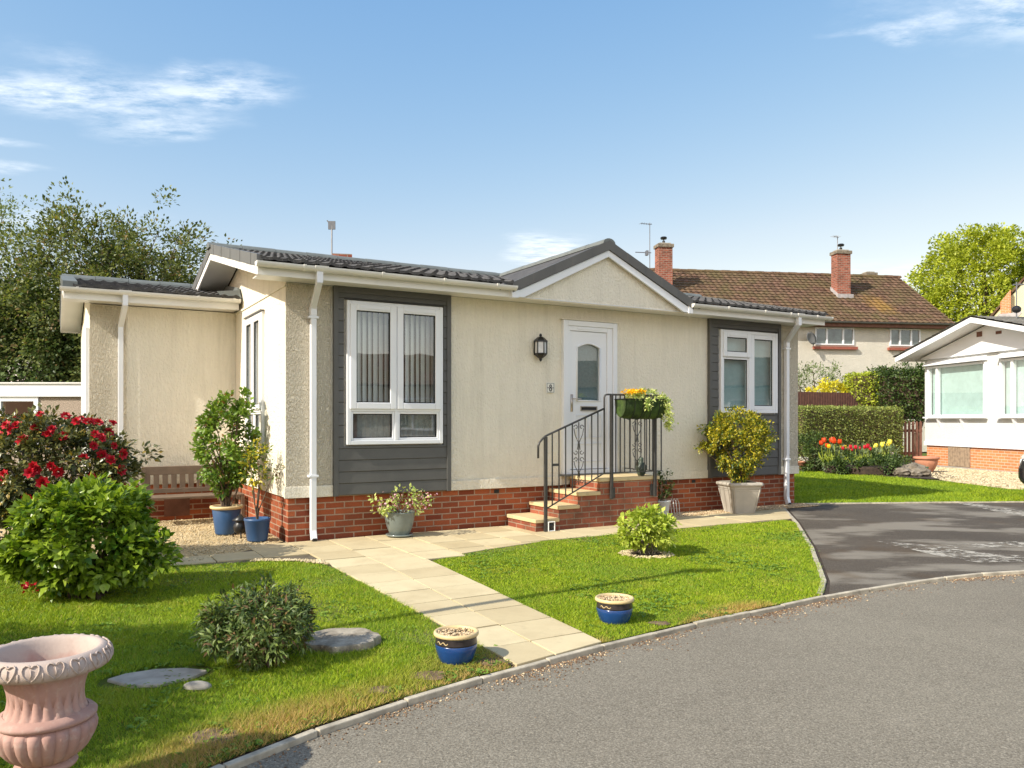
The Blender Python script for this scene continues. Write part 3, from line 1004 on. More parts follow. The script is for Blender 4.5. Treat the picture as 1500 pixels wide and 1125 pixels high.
def slab(x0, x1, y0, y1):
    slab4([(x0, y0), (x1, y0), (x1, y1), (x0, y1)])


ys = [-4.97, -4.66, -4.24, -3.83, -3.42, -3.0, -2.58, -2.16, -1.74]
for i in range(len(ys) - 1):
    y0, y1 = ys[i], ys[i + 1]
    def ed(y):   # left, middle and right edge of the path at y
        f = (y + 5.0) / 3.26
        return -.02 + .02 * f, .27 + .18 * f, .66 + .26 * f
    l0, m0, r0 = ed(y0); l1, m1, r1 = ed(y1)
    k0 = [(-.055, 0, .075) if i == 0 else (0, 0, 0)][0]
    slab4([(l0, y0 + k0[0]), (m0, y0 + k0[1]), (m1, y1), (l1, y1)])
    slab4([(m0, y0 + k0[1]), (r0, y0 + k0[2]), (r1, y1), (m1, y1)])
xs = [-1.75, -1.31, -.87, -.43, .01, .45, .89, 1.33, 1.77, 2.21, 2.65, 3.09, 3.53, 3.97, 4.41, 4.85, 5.29, 5.73, 6.17, 6.61, 7.05, 7.49]
for i in range(len(xs) - 1):
    for (a, b) in ((-1.74, -1.32), (-1.32, -.88), (-.88, -.44), (-.44, -.02)):
        x = xs[i]
        if a == -1.74 and not (x >= 0 and x < 1.3): continue
        if a == -1.32 and x < -.4: continue
        if x < -.5 and b > -.4: continue
        if x > 4.6 and b > -.1: continue
        if a == -1.32 and x > 5.9: continue
        if a == -.88 and x > 6.5: continue
        if a == -.44 and x > 7.0: continue
        slab(x, xs[i + 1], a, b)
slab4([(1.33, -1.64), (1.77, -1.51), (1.77, -1.32), (1.33, -1.32)])
slab4([(1.77, -1.51), (2.45, -1.36), (2.45, -1.32), (1.77, -1.32)])
slab4([(6.17, -1.32), (6.53, -1.32), (6.96, -.88), (6.17, -.88)])
slab4([(6.61, -.88), (6.96, -.88), (7.38, -.44), (6.61, -.44)])
pv = pb.build('paving_slabs', M['paving'], bevel=.003); tag(pv, kind='structure')
tag(sheet('path_bedding', [W2(-.02, -5.0), W2(.27, -4.95), W2(.66, -4.88), W2(.93, -1.75), W2(6.05, -1.36), W2(6.50, -1.34), W2(7.38, -.46), W2(7.40, -.02), W2(-1.8, -.02), W2(-1.8, -.9)], .006, M['joint']), kind='structure')

# ------------------------------------------------------------------ lawn grass
def near(p, c, r):
    return (p[:, 0] - c[0]) ** 2 + (p[:, 1] - c[1]) ** 2 < r * r


def grass(name, poly, seed, n, h, w, holes=(), dens0=3.0, maxd=30, dryedge=True):
    rng = np.random.default_rng(seed)
    P = np.array(poly); lo, hi = P.min(0), P.max(0)
    pts = []
    tot = 0
    while tot < n:
        q = rng.uniform(lo, hi, size=(300000, 2))
        d = np.hypot(q[:, 0], q[:, 1])
        keep = inpoly(q, poly) & (q[:, 1] > 1.6) & (np.abs(q[:, 0]) < q[:, 1] * .70 + .35)
        keep &= rng.random(len(q)) < np.clip((dens0 / np.maximum(d, .5)) ** 1.35, 0, 1)
        for c, r in holes: keep &= ~near(q, c, r)
        q = q[keep]; pts.append(q); tot += len(q)
    q = np.concatenate(pts)[:n]
    d = np.hypot(q[:, 0], q[:, 1])
    hh = h * rng.uniform(.45, 1.25, n) * (1 + .25 * np.sin(q[:, 0] * 5.1 + 1.3 * np.sin(q[:, 1] * 4.3)))
    ww = w * rng.uniform(.7, 1.3, n) * np.clip(d / 4.5, .75, 2.6)
    a = rng.uniform(0, 2 * math.pi, n)
    lean = rng.uniform(.2, 1.5, n)
    la = rng.uniform(0, 2 * math.pi, n)
    b0 = np.stack([q[:, 0] - np.cos(a) * ww / 2, q[:, 1] - np.sin(a) * ww / 2, np.zeros(n)], 1)
    b1 = np.stack([q[:, 0] + np.cos(a) * ww / 2, q[:, 1] + np.sin(a) * ww / 2, np.zeros(n)], 1)
    t = np.stack([q[:, 0] + np.cos(la) * lean * hh, q[:, 1] + np.sin(la) * lean * hh, hh], 1)
    V = np.stack([b0, b1, t], 1).reshape(-1, 3)
    F = np.arange(3 * n).reshape(-1, 3)
    dry = np.zeros(n)
    if dryedge:
        K = np.array(KERB)
        md = np.full(n, 9.0)
        for i in range(len(K) - 1):
            s, e = K[i], K[i + 1]; v = e - s
            tt = np.clip(((q - s) @ v) / (v @ v), 0, 1)
            md = np.minimum(md, np.hypot(*(q - (s + tt[:, None] * v)).T))
        wob = .12 * np.sin(q[:, 0] * 3.3 + q[:, 1] * 1.7) + .09 * np.sin(q[:, 0] * 9.1 - q[:, 1] * 5.7)
        lim = np.clip(.30 + wob + np.where(q[:, 0] < .2, .02, -.16), .04, 1)
        dry = np.clip(1.3 - md / lim * .9, 0, .95) * (rng.random(n) < .8)
        dry = np.maximum(dry, (rng.random(n) < .035) * .8)
        kill = (md < .17) & (rng.random(n) < .55) & (q[:, 0] < .3)
        for (bx, by, br) in ((-.43, 4.17, .11), (-.13, 4.41, .09), (-1.27, 3.36, .13), (-.66, 3.95, .08), (.98, 5.25, .08)):
            kill |= ((q[:, 0] - bx) ** 2 + ((q[:, 1] - by) * 1.2) ** 2 < br * br * rng.uniform(.3, 1.3, n)) & (rng.random(n) < .85)
        V = V.reshape(-1, 3, 3); V[kill] *= np.array([1, 1, .15]); V = V.reshape(-1, 3)
    o = flatmesh(name, V, F, M['grass'], None, np.repeat(dry, 3))
    tag(o, kind='stuff')
    return o


HOLES_L = [((-.985, 4.80), .205), ((-1.86, 4.13), .20), ((-1.72, 4.2), .14), ((-2.0, 4.08), .13), ((-1.58, 3.97), .07), ((-1.6, 2.75), .14)]
gl_ = grass('grass_left_lawn', LEFT_LAWN, 1, 420000, .027, .0040, HOLES_L)
tag(gl_, 'green lawn grass left of the path, dry yellow along the kerb', 'grass')
gr_ = grass('grass_right_lawn', RIGHT_LAWN, 2, 260000, .021, .0042, [((1.33, 7.92), .19)], dens0=5)
tag(gr_, 'green lawn grass between the path and the driveway', 'grass')
gb_ = grass('grass_back_lawn', BACK_LAWN, 3, 90000, .045, .0040, [], dens0=14, dryedge=False)
tag(gb_, 'green lawn grass beyond the driveway, half in shade', 'grass')
for o, n in ((gl_, 'grass'), (gr_, 'grass'), (gb_, 'grass')): o.name = n

for (bx, by, br) in ((-.43, 4.17, .11), (-.13, 4.41, .09), (-1.27, 3.36, .13), (-.66, 3.95, .08), (.98, 5.25, .08)):
    rr_ = random.Random(int(bx * 100))
    tag(sheet('soil_patch', [(bx + br * rr_.uniform(.7, 1.1) * math.cos(t * .45 + .0), by + br * .8 * rr_.uniform(.7, 1.1) * math.sin(t * .45)) for t in range(14)], .0085, M['soil_dry']), kind='structure')
rngw = np.random.default_rng(77)


def weeds(poly, n, seed, label, ymax):
    P = np.array(poly); lo, hi = P.min(0), P.max(0)
    q = rngw.uniform(lo, hi, size=(n * 14, 2)); q = q[inpoly(q, poly) & (q[:, 1] > 2.6) & (q[:, 1] < ymax) & (np.abs(q[:, 0]) < q[:, 1] * .68)]
    q = q[np.argsort(np.sin(q[:, 0] * 2.7 + seed) * np.cos(q[:, 1] * 2.1) + rngw.normal(size=len(q)) * .5)][:n]
    k = 9
    P3 = np.repeat(np.column_stack([q, np.full(len(q), .010)]), k, 0)
    m_ = len(P3)
    a = rngw.uniform(0, 6.283, m_)
    P3[:, :2] += rngw.normal(size=(m_, 2)) * .022
    D = np.stack([np.cos(a), np.sin(a), rngw.uniform(.15, .7, m_)], 1)
    V, F = leaves_arr(P3, D, np.stack([np.zeros(m_), np.zeros(m_), np.ones(m_)], 1) + rngw.normal(size=(m_, 3)) * .2, rngw.uniform(.018, .04, m_), rngw.uniform(.012, .022, m_))
    o = flatmesh('weeds', V, F, M['lf_weed'], None); tag(o, label, 'weeds', kind='stuff')


weeds(LEFT_LAWN, 420, 1, 'low clover and plantain weeds scattered in the left lawn', 8)
weeds(RIGHT_LAWN, 420, 2, 'low clover and plantain weeds scattered in the right lawn', 11)
# grit, moss and dead leaves washed against the kerb
def grit(n, seed):
    rg_ = np.random.default_rng(seed)
    K = np.array(KERB[2:20]); i = rg_.integers(0, len(K) - 1, n); t = rg_.random(n)[:, None]
    p = K[i] + (K[i + 1] - K[i]) * t
    d = K[i + 1] - K[i]; d = d / np.linalg.norm(d, axis=1, keepdims=True)
    off = rg_.exponential(.055, n) + .004
    patch = .5 + .5 * np.sin(p[:, 0] * 3.1 + 1.0) + .4 * np.sin(p[:, 0] * 8.3)
    keep = rg_.random(n) < np.clip(patch, .12, 1)
    p = p + np.stack([d[:, 1], -d[:, 0]], 1) * off[:, None]
    return np.column_stack([p, np.full(n, -.020)])[keep]


tag(stones('road_grit', M['grit'], None, 9, grit(5200, 3), .0055), 'brown grit and leaf crumbs washed along the road side of the kerb', 'grit', kind='stuff')
tag(stones('road_grit', M['pebble'], None, 10, grit(900, 4), .007), 'pale stray chippings along the road side of the kerb', 'grit', kind='stuff')

# ------------------------------------------------------------------ loose stones on gravel
rngg = np.random.default_rng(12)
def scatter(poly, n, z, clipper=None):
    P = np.array(poly); lo, hi = P.min(0), P.max(0)
    out = []
    t = 0
    while t < n:
        q = rngg.uniform(lo, hi, size=(n * 3, 2)); q = q[inpoly(q, poly)]
        out.append(q); t += len(q)
    q = np.concatenate(out)[:n]
    return np.column_stack([q, np.full(n, z) + rngg.uniform(-.003, .006, n)])


tag(stones('gravel', M['pebble_pale'], None, 1, scatter([W2(-1.9, -.68), W2(-1.0, -.74), W2(-.02, .12), W2(0, 2.7), W2(-2.4, 2.7), W2(-3.4, 1.6)], 11000, .012), .010),
    'buff gravel chippings in front of the garden bench', 'gravel', kind='stuff')
tag(stones('gravel', M['pebble'], None, 2, scatter([W2(4.7, -.42), W2(8.2, -.42), W2(8.2, -.02), W2(4.7, -.02)], 4500, .014), .012),
    'brown gravel strip along the foot of the brick plinth', 'gravel', kind='stuff')
tag(stones('gravel', M['pebble_pale'], None, 3, scatter([(9.6, 17.4), (9.7, 15.5), (10.6, 14.5), (11.6, 14.1), (14, 14), (13.0, 20), (12, 23.4), (10.6, 22)], 12000, .012), .028),
    'pale gravel in front of the white park home', 'gravel', kind='stuff')
tag(stones('gravel', M['pebble_pale'], None, 4, scatter([W2(-.22, -1.24), W2(-.6, -1.04), W2(-.5, -.95), W2(.0, -1.32), W2(.0, -1.6)], 700, .022), .012),
    'white pebbles where the lawn meets the paving', 'gravel', kind='stuff')

# ------------------------------------------------------------------ bungalow
bung = empty('bungalow', W(0, 0, 0), TH, 'cream rendered park bungalow with grey clad window bays, white door and brick plinth', 'bungalow')
EAVE = 2.86
LX = 8.19       # length along the front
DY = 4.95       # depth


def wall_open(mb, x0, x1, z0, z1, y0, y1, ops):
    """wall slab between y0 (outside) and y1 with openings (x0,x1,z0,z1)"""
    X = sorted(set([x0, x1] + [v for o in ops for v in o[:2]])); Z = sorted(set([z0, z1] + [v for o in ops for v in o[2:]]))
    def isop(a, b): return any(o[0] - 1e-6 <= a < o[1] - 1e-6 and o[2] - 1e-6 <= b < o[3] - 1e-6 for o in ops)
    for i in range(len(X) - 1):
        for k in range(len(Z) - 1):
            if isop(X[i], Z[k]): continue
            a, b, c, d = X[i], X[i + 1], Z[k], Z[k + 1]
            mb.add([(a, y0, c), (b, y0, c), (b, y0, d), (a, y0, d)], [(0, 1, 2, 3)])
            mb.add([(a, y1, c), (b, y1, c), (b, y1, d), (a, y1, d)], [(3, 2, 1, 0)])
    for (a, b, c, d) in ops:
        mb.add([(a, y0, c), (a, y1, c), (a, y1, d), (a, y0, d)], [(0, 1, 2, 3)])
        mb.add([(b, y0, c), (b, y1, c), (b, y1, d), (b, y0, d)], [(3, 2, 1, 0)])
        mb.add([(a, y0, c), (b, y0, c), (b, y1, c), (a, y1, c)], [(0, 1, 2, 3)])
        mb.add([(a, y0, d), (b, y0, d), (b, y1, d), (a, y1, d)], [(3, 2, 1, 0)])
    for (a, c) in ((x0, 1), (x1, -1)):
        mb.add([(a, y0, z0), (a, y1, z0), (a, y1, z1), (a, y0, z1)], [(0, 1, 2, 3)])
    mb.add([(x0, y0, z1), (x1, y0, z1), (x1, y1, z1), (x0, y1, z1)], [(0, 1, 2, 3)])
    mb.add([(x0, y0, z0), (x0, y1, z0), (x1, y1, z0), (x1, y0, z0)], [(0, 1, 2, 3)])


OP1 = (.672, 1.856, 1.08, 2.709)
OP2 = (6.445, 7.653, 1.47, 2.712)
OPD = (3.68, 4.45, .64, 2.63)
w = MB()
wall_open(w, 0, LX, .5, 2.87, 0, .16, [OP1, OP2, OPD])

# left wall (x=0) with its window opening, built as boxes round the hole
sx = (1.05, 1.93, 1.075, 2.66)   # y0,y1,z0,z1
w.box(0, .15, .16, sx[0], .5, 2.833); w.box(0, .15, sx[1], DY, .5, 2.833)
w.box(0, .15, sx[0], sx[1], .5, sx[2]); w.box(0, .15, sx[0], sx[1], sx[3], 2.833)
w.box(LX - .15, LX, .16, DY - .16, .5, 2.9); w.box(0.15, LX, DY - .16, DY, .5, 2.9)
# gable panel over the crease, set back a little
w.prism([(.02, 2.833), (DY - .02, 2.833), (DY - .02, 2.93), (2.46, 3.53), (.02, 2.93)], 'x', .018, .16)
w.prism([(.02, 2.9), (DY - .02, 2.9), (DY - .02, 2.93), (2.46, 3.53), (.02, 2.93)], 'x', LX - .16, LX - .005)
w.build('wall', M['render'], bung)
for (xa, xb) in ((-.006, .50), (7.77, LX + .004)):
    r_ = MB(); r_.box(xa, xb, -.014, -.001, .62, 2.86); r_.build('rough_corner_panel', M['render_rough'], bung, bevel=.003)
# projecting skirt band at the foot of the render
for (xa, xb, ya, zt_) in ((-.022, .52, -.024, .622), (1.98, 3.62, -.018, .615), (4.515, 6.23, -.018, .615), (7.755, LX + .02, -.024, .622)):
    b = MB(); b.box(xa, xb, ya, -.002, .495, zt_); b.build('render_skirt', M['render'], bung, bevel=.004)
c = MB(); c.prism([(.0, 2.826), (DY, 2.826), (DY, 2.85), (0, 2.85)], 'x', -.012, .02)
c.build('drip_trim', M['render'], bung)

p = MB(); p.box(.03, LX - .03, .03, DY - .05, -.1, .505); p.build('brick_plinth', M['brick'], bung)
for x in (1.62, 2.62, 5.4, 5.95):
    pv_ = MB(); pv_.box(x, x + .07, .024, .029, .43, .475); pv_.build('plinth_vent', M['black'], bung)

# grey clad bays
def clad(x0, x1, z0, z1, op, y=-.045):
    m = MB()
    # boards run across; the bay is framed by flat trims
    n = int(round((z1 - z0) / .135)); h = (z1 - z0) / n
    def strip(a, b_, c_, d_):
        if b_ - a < .003: return
        m.prism([(y + .0, c_ + .010), (y + .012, c_), (-.002, c_), (-.002, d_), (y + .006, d_)], 'x', a, b_)
    for k in range(n):
        c_, d_ = z0 + k * h, z0 + (k + 1) * h
        if d_ <= op[2] - .02 or c_ >= op[3] + .02: strip(x0 + .05, x1 - .05, c_, d_)
        else:
            strip(x0 + .05, op[0] - .03, c_, d_); strip(op[1] + .03, x1 - .05, c_, d_)
            if c_ < op[2] - .02: strip(op[0] - .03, op[1] + .03, c_, op[2] - .02)
            if d_ > op[3] + .02: strip(op[0] - .03, op[1] + .03, op[3] + .02, d_)
    m.build('cladding_boards', M['clad'], bung)
    t = MB(); t.box(x0, x0 + .055, y - .012, -.003, z0 - .005, z1); t.box(x1 - .055, x1, y - .012, -.003, z0 - .005, z1)
    t.box(x0 + .055, x1 - .055, y - .012, -.003, z1 - .07, z1)
    t.build('cladding_trim', M['clad'], bung, bevel=.003)


clad(.52, 1.98, .50, 2.87, OP1)
clad(6.23, 7.755, .50, 2.87, OP2)


def frame_rect(mb, x0, x1, z0, z1, w_, y0, y1):
    mb.box(x0, x0 + w_, y0, y1, z0, z1); mb.box(x1 - w_, x1, y0, y1, z0, z1)
    mb.box(x0 + w_, x1 - w_, y0, y1, z0, z0 + w_); mb.box(x0 + w_, x1 - w_, y0, y1, z1 - w_, z1)


def pane(mb, x0, x1, z0, z1, y):
    mb.add([(x0, y, z0), (x1, y, z0), (x1, y, z1), (x0, y, z1)], [(0, 1, 2, 3)])


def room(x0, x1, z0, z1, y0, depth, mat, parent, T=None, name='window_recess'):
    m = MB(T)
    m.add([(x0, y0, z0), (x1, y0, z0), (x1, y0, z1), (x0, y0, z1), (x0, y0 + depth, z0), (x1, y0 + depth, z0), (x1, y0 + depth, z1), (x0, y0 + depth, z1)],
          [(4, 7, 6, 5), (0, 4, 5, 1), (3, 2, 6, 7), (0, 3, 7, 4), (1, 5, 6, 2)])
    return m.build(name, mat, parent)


# --- left front window
def window_obj(parent, T, x0, x1, z0, z1, yf, cells, glass, name='window'):
    """cells: (x0,x1,z0,z1,sash) glass openings inside the frame"""
    f = MB(T)
    ow = .048
    xs_ = sorted(set([c[0] for c in cells] + [c[1] for c in cells]))
    frame_rect(f, x0, x1, z0, z1, ow, yf, yf + .07)
    o = f.build(name, M['upvc'], parent, bevel=.006)
    return o


def sash(parent, T, x0, x1, z0, z1, yf, w_, glass, opening=True, name='casement'):
    f = MB(T)
    frame_rect(f, x0, x1, z0, z1, w_, yf, yf + .055)
    f2 = f
    # glazing bead, sloping in
    o = f2.build(name, M['upvc'], parent, bevel=.007)
    bd = MB(T); frame_rect(bd, x0 + w_ - .001, x1 - w_ + .001, z0 + w_ - .001, z1 - w_ + .001, .012, yf + .014, yf + .022)
    bd.build('glazing_seal', M['black_rubber'], o)
    g_ = MB(T); pane(g_, x0 + w_ - .004, x1 - w_ + .004, z0 + w_ - .004, z1 - w_ + .004, yf + .026)
    g_.build('pane', glass, o)
    return o


yf = -.075
win = window_obj(bung, None, .666, 1.862, 1.074, 2.715, yf, [], None)
mb = MB(); mb.box(.714, 1.814, yf + .002, yf + .07, 1.455, 1.495); mb.box(1.243, 1.283, yf + .002, yf + .07, 1.122, 1.455); mb.box(1.243, 1.283, yf + .002, yf + .07, 1.495, 2.667)
mb.build('mullion', M['upvc'], win, bevel=.004)
sash(win, None, .700, 1.256, 1.482, 2.680, yf - .018, .075, M['glass'])
sash(win, None, 1.270, 1.828, 1.482, 2.680, yf - .018, .075, M['glass'])
sash(win, None, .714, 1.243, 1.122, 1.455, yf + .012, .028, M['glass'], name='fixed_light')
sash(win, None, 1.283, 1.814, 1.122, 1.455, yf + .012, .028, M['glass'], name='fixed_light')
tv = MB(); tv.box(.82, 1.18, yf - .026, yf - .0185, 2.628, 2.645); tv.box(1.36, 1.76, yf - .026, yf - .0185, 2.628, 2.645)
tv.build('trickle_vent', M['upvc'], win)
room(.70, 1.83, 1.1, 2.69, .03, 1.6, M['dark_room'], win)
bl = MB()
for i in range(17):
    x = .735 + i * .067
    a = R(38 + 5 * math.sin(i * 2.1))
    hx, hy = .044 * math.cos(a), .044 * math.sin(a)
    cx, cy = x, .105
    bl.add([(cx - hx, cy - hy, 1.49), (cx + hx, cy + hy, 1.49), (cx + hx, cy + hy, 2.66), (cx - hx, cy - hy, 2.66)], [(0, 1, 2, 3)])
bl.build('vertical_blind', M['blind'], win)
nt_ = MB()
N_ = 90
vs = []
for i in range(N_ + 1):
    x = .71 + 1.11 * i / N_
    y = .07 + .018 * math.sin(i * 1.05) + .008 * math.sin(i * 2.7)
    vs += [(x, y, 1.11), (x, y, 1.475)]
nt_.add(vs, [(2 * i, 2 * i + 2, 2 * i + 3, 2 * i + 1) for i in range(N_)])
nt_.build('net_curtain', M['net'], win, smooth=True)

# --- right front window
win = window_obj(bung, None, 6.439, 7.659, 1.464, 2.718, yf, [], None)
mb = MB(); mb.box(7.03, 7.082, yf + .002, yf + .07, 1.512, 2.670); mb.box(6.487, 7.03, yf + .002, yf + .07, 2.305, 2.345)
mb.build('mullion', M['upvc'], win, bevel=.004)
sash(win, None, 6.475, 7.043, 2.315, 2.682, yf - .018, .075, M['glass_soft'])
sash(win, None, 6.487, 7.03, 1.512, 2.305, yf + .012, .028, M['glass_soft'], name='fixed_light')
sash(win, None, 7.082, 7.611, 1.512, 2.670, yf + .002, .065, M['glass_soft'], name='fixed_light')
tv = MB(); tv.box(6.60, 6.92, yf - .026, yf - .0185, 2.63, 2.647); tv.build('trickle_vent', M['upvc'], win)
room(6.47, 7.63, 1.49, 2.69, .03, .6, M['dark_room'], win)
fb = MB(); fb.box(6.48, 7.62, .05, .056, 1.5, 2.68); fb.build('privacy_blind', M['frost_teal'], win)

# --- window in the left side wall: its frame turned to face the side
TS = Matrix.Translation((-.0, 0, 0)) @ Matrix(((0, 1, 0, 0), (-1, 0, 0, 0), (0, 0, 1, 0), (0, 0, 0, 1))) @ Matrix.Translation((-2.0 - .0, 0, 0))
# window frame coords: X runs from the back (y=2.0) to the front, Y into the room -> house x
def TSx(y): return 2.0 - y
yf2 = -.035
win = window_obj(bung, TS, TSx(1.96), TSx(1.02), 1.07, 2.675, yf2, [], None)
mb = MB(TS); mb.box(.09, .93, yf2 + .002, yf2 + .07, 1.455, 1.495); mb.box(.49, .53, yf2 + .002, yf2 + .07, 1.118, 1.455); mb.box(.49, .53, yf2 + .002, yf2 + .07, 1.495, 2.627)
mb.build('mullion', M['upvc'], win, bevel=.004)
sash(win, TS, .075, .505, 1.482, 2.64, yf2 - .016, .065, M['glass'])
sash(win, TS, .515, .945, 1.482, 2.64, yf2 - .016, .065, M['glass'])
sash(win, TS, .09, .49, 1.118, 1.455, yf2 + .012, .028, M['glass'], name='fixed_light')
sash(win, TS, .53, .93, 1.118, 1.455, yf2 + .012, .028, M['glass'], name='fixed_light')
room(.09, .93, 1.09, 2.64, .04, .5, M['dark_room'], win, TS)
bl = MB(TS)
for i in range(12):
    x = .12 + i * .07; a = R(20)
    hx, hy = .042 * math.cos(a), .042 * math.sin(a)
    bl.add([(x - hx, .12 - hy, 1.12), (x + hx, .12 + hy, 1.12), (x + hx, .12 + hy, 2.63), (x - hx, .12 - hy, 2.63)], [(0, 1, 2, 3)])
bl.build('vertical_blind', M['blind'], win)
hd = MB(TS); hd.box(.02, 1.0, yf2 - .02, yf2 + .03, 2.676, 2.69); hd.build('head_drip', M['verge'], win)

# --- front door
door = MB()
frame_rect(door, 3.622, 4.512, .62, 2.685, .072, -.055, .04)
dr = door.build('door_frame', M['upvc'], bung, bevel=.006)
fr2 = MB(); fr2.box(3.694, 3.742, -.038, .05, .692, 2.613); fr2.box(4.352, 4.44, -.038, .05, .692, 2.613); fr2.box(3.742, 4.352, -.038, .05, 2.55, 2.613)
fr2.build('inner_frame', M['upvc'], dr, bevel=.005)
GX0, GX1, GZ0, GZ1 = 3.855, 4.238, 1.615, 2.335
lf = MB()
y0, y1 = -.02, .03
lf.box(3.745, GX0, y0, y1, .70, 2.545); lf.box(GX1, 4.349, y0, y1, .70, 2.545); lf.box(GX0, GX1, y0, y1, .70, GZ0)
arc = [(GX0 + (GX1 - GX0) * t, GZ1 + .055 * math.sin(math.pi * t)) for t in [i / 12 for i in range(13)]]
lf.prism([(GX0, 2.545)] + arc + [(GX1, 2.545)], 'y', y0, y1)
leaf_o = lf.build('door', M['upvc'], bung)
rm = MB()   # raised bead round the light and raised lower panels
rm.tube([(GX0, y0 - .003, GZ0), (GX1, y0 - .003, GZ0), (GX1, y0 - .003, GZ1)] + [(x, y0 - .003, z) for x, z in arc[::-1]] + [(GX0, y0 - .003, GZ0)], .013, 6)
for (a, b_, c_, d_) in ((3.84, 4.25, .80, 1.04), (3.84, 4.02, 1.12, 1.42), (4.07, 4.25, 1.12, 1.42)):
    rm.tube([(a, y0 - .002, c_), (b_, y0 - .002, c_), (b_, y0 - .002, d_), (a, y0 - .002, d_), (a, y0 - .002, c_)], .009, 6)
rm.build('panel_moulding', M['upvc'], leaf_o, smooth=True)
gp_ = MB(); pane(gp_, GX0 - .005, GX1 + .005, GZ0 - .005, GZ1 + .06, .004); gp_.build('pane', M['glass_soft'], leaf_o)
gb2 = MB(); gb2.box(GX0 - .02, GX1 + .02, .034, .04, GZ0 - .02, GZ1 + .1); gb2.build('obscured_lining', M['frost'], leaf_o)
hdl = MB(); hdl.box(3.755, 3.785, y0 - .012, y0 + .001, 1.47, 1.70); hdl.tube([(3.77, y0 - .01, 1.64), (3.77, y0 - .05, 1.64), (3.89, y0 - .055, 1.64)], .009, 8)
hdl.build('handle', M['letter'], leaf_o, smooth=True)
lt = MB(); frame_rect(lt, 3.91, 4.19, 1.478, 1.545, .014, y0 - .012, y0 + .001); lt.build('letter_plate', M['letter'], leaf_o, bevel=.002)
lt2 = MB(); lt2.box(3.924, 4.176, y0 - .006, y0 + .0005, 1.492, 1.531); lt2.build('letter_flap', M['black'], leaf_o)
ts_ = MB(); ts_.box(3.60, 4.53, -.09, .0, .615, .64); ts_.build('threshold', M['verge'], bung)
hd = MB(); hd.box(3.59, 4.55, -.07, -.001, 2.688, 2.70); hd.build('head_drip', M['render'], bung)
tv = MB(); tv.box(3.85, 4.22, -.045, -.038, 2.575, 2.59); tv.build('trickle_vent', M['upvc'], dr)


# --- roofs
def tiled(name, T, L0, L1, s_len, mat, parent, pitch=.30, course=.32, roll=.022, lift=.022, shape='double', npr=12, drop=.03):
    """tile sheet: x along the eaves (L0..L1), y up the slope (0..s_len), z off the slope; T places it"""
    nx = max(2, int(round((L1 - L0) / pitch * npr)))
    rows = []
    nc = int(math.ceil(s_len / course))
    for k in range(nc):
        y0_ = k * course; y1_ = min((k + 1) * course, s_len)
        rows += [(y0_, lift), (y1_ - .001, 0)]
    vs, fs = [], []
    rnd = random.Random(3)
    def prof(x):
        u_ = (x / pitch) % 1
        if shape == 'double':
            return roll * (max(0, math.cos((u_ - .25) * 4 * math.pi)) ** 1.0)
        return roll * (.5 + .5 * math.sin(u_ * 2 * math.pi))
    rows = [(0, lift - drop)] + rows
    for (yy, l) in rows:
        for i in range(nx + 1):
            x = L0 + (L1 - L0) * i / nx
            vs.append((x, yy, l + prof(x) * (1 if l != lift - drop else .55) + .002 * math.sin(x * 37 + yy * 11)))
    for r in range(len(rows) - 1):
        for i in range(nx):
            a = r * (nx + 1) + i
            fs.append((a, a + 1, a + nx + 2, a + nx + 1))
    m = MB(T); m.add(vs, fs)
    return m.build(name, mat, parent)


def slopeT(x, y, z, ang, flip=False):
    """slope starting at the eaves point (x,y,z), climbing toward +y (or -y if flip)"""
    T = Matrix.Translation((x, y, z))
    if flip: T = T @ Matrix.Rotation(math.pi, 4, 'Z')
    return T @ Matrix.Rotation(ang, 4, 'X')


RY, RZ = 2.46, 3.665
EY, EZ = -.43, 3.015
ang = math.atan2(RZ - EZ, RY - EY); sl = math.hypot(RZ - EZ, RY - EY)
tiled('roof_tiles', slopeT(0, EY, EZ, ang), -.36, 2.64, sl, M['tile'], bung)
tiled('roof_tiles', slopeT(0, EY, EZ, ang), 5.56, LX + .20, sl, M['tile'], bung)
y_m = .35; z_m = EZ + (y_m - EY) * math.tan(ang)
tiled('roof_tiles', slopeT(0, y_m, z_m, ang), 2.64, 5.56, (RY - y_m) / math.cos(ang), M['tile'], bung, drop=0)
tiled('roof_tiles', slopeT(0, 2 * RY - EY, EZ, ang, True), -(LX + .20), .36, sl, M['tile'], bung)
rg = MB()
for i in range(20):
    x0 = -.42 + i * .44; x1 = min(x0 + .435, LX + .25)
    r0 = .085 + .004 * (i % 2)
    prof = [(RY + r0 * 1.25 * math.cos(t), RZ - .01 + r0 * math.sin(t)) for t in [math.pi * k / 8 for k in range(9)]]
    rg.prism(prof, 'x', x0, x1)
rg.build('ridge_tiles', M['ridge'], bung)
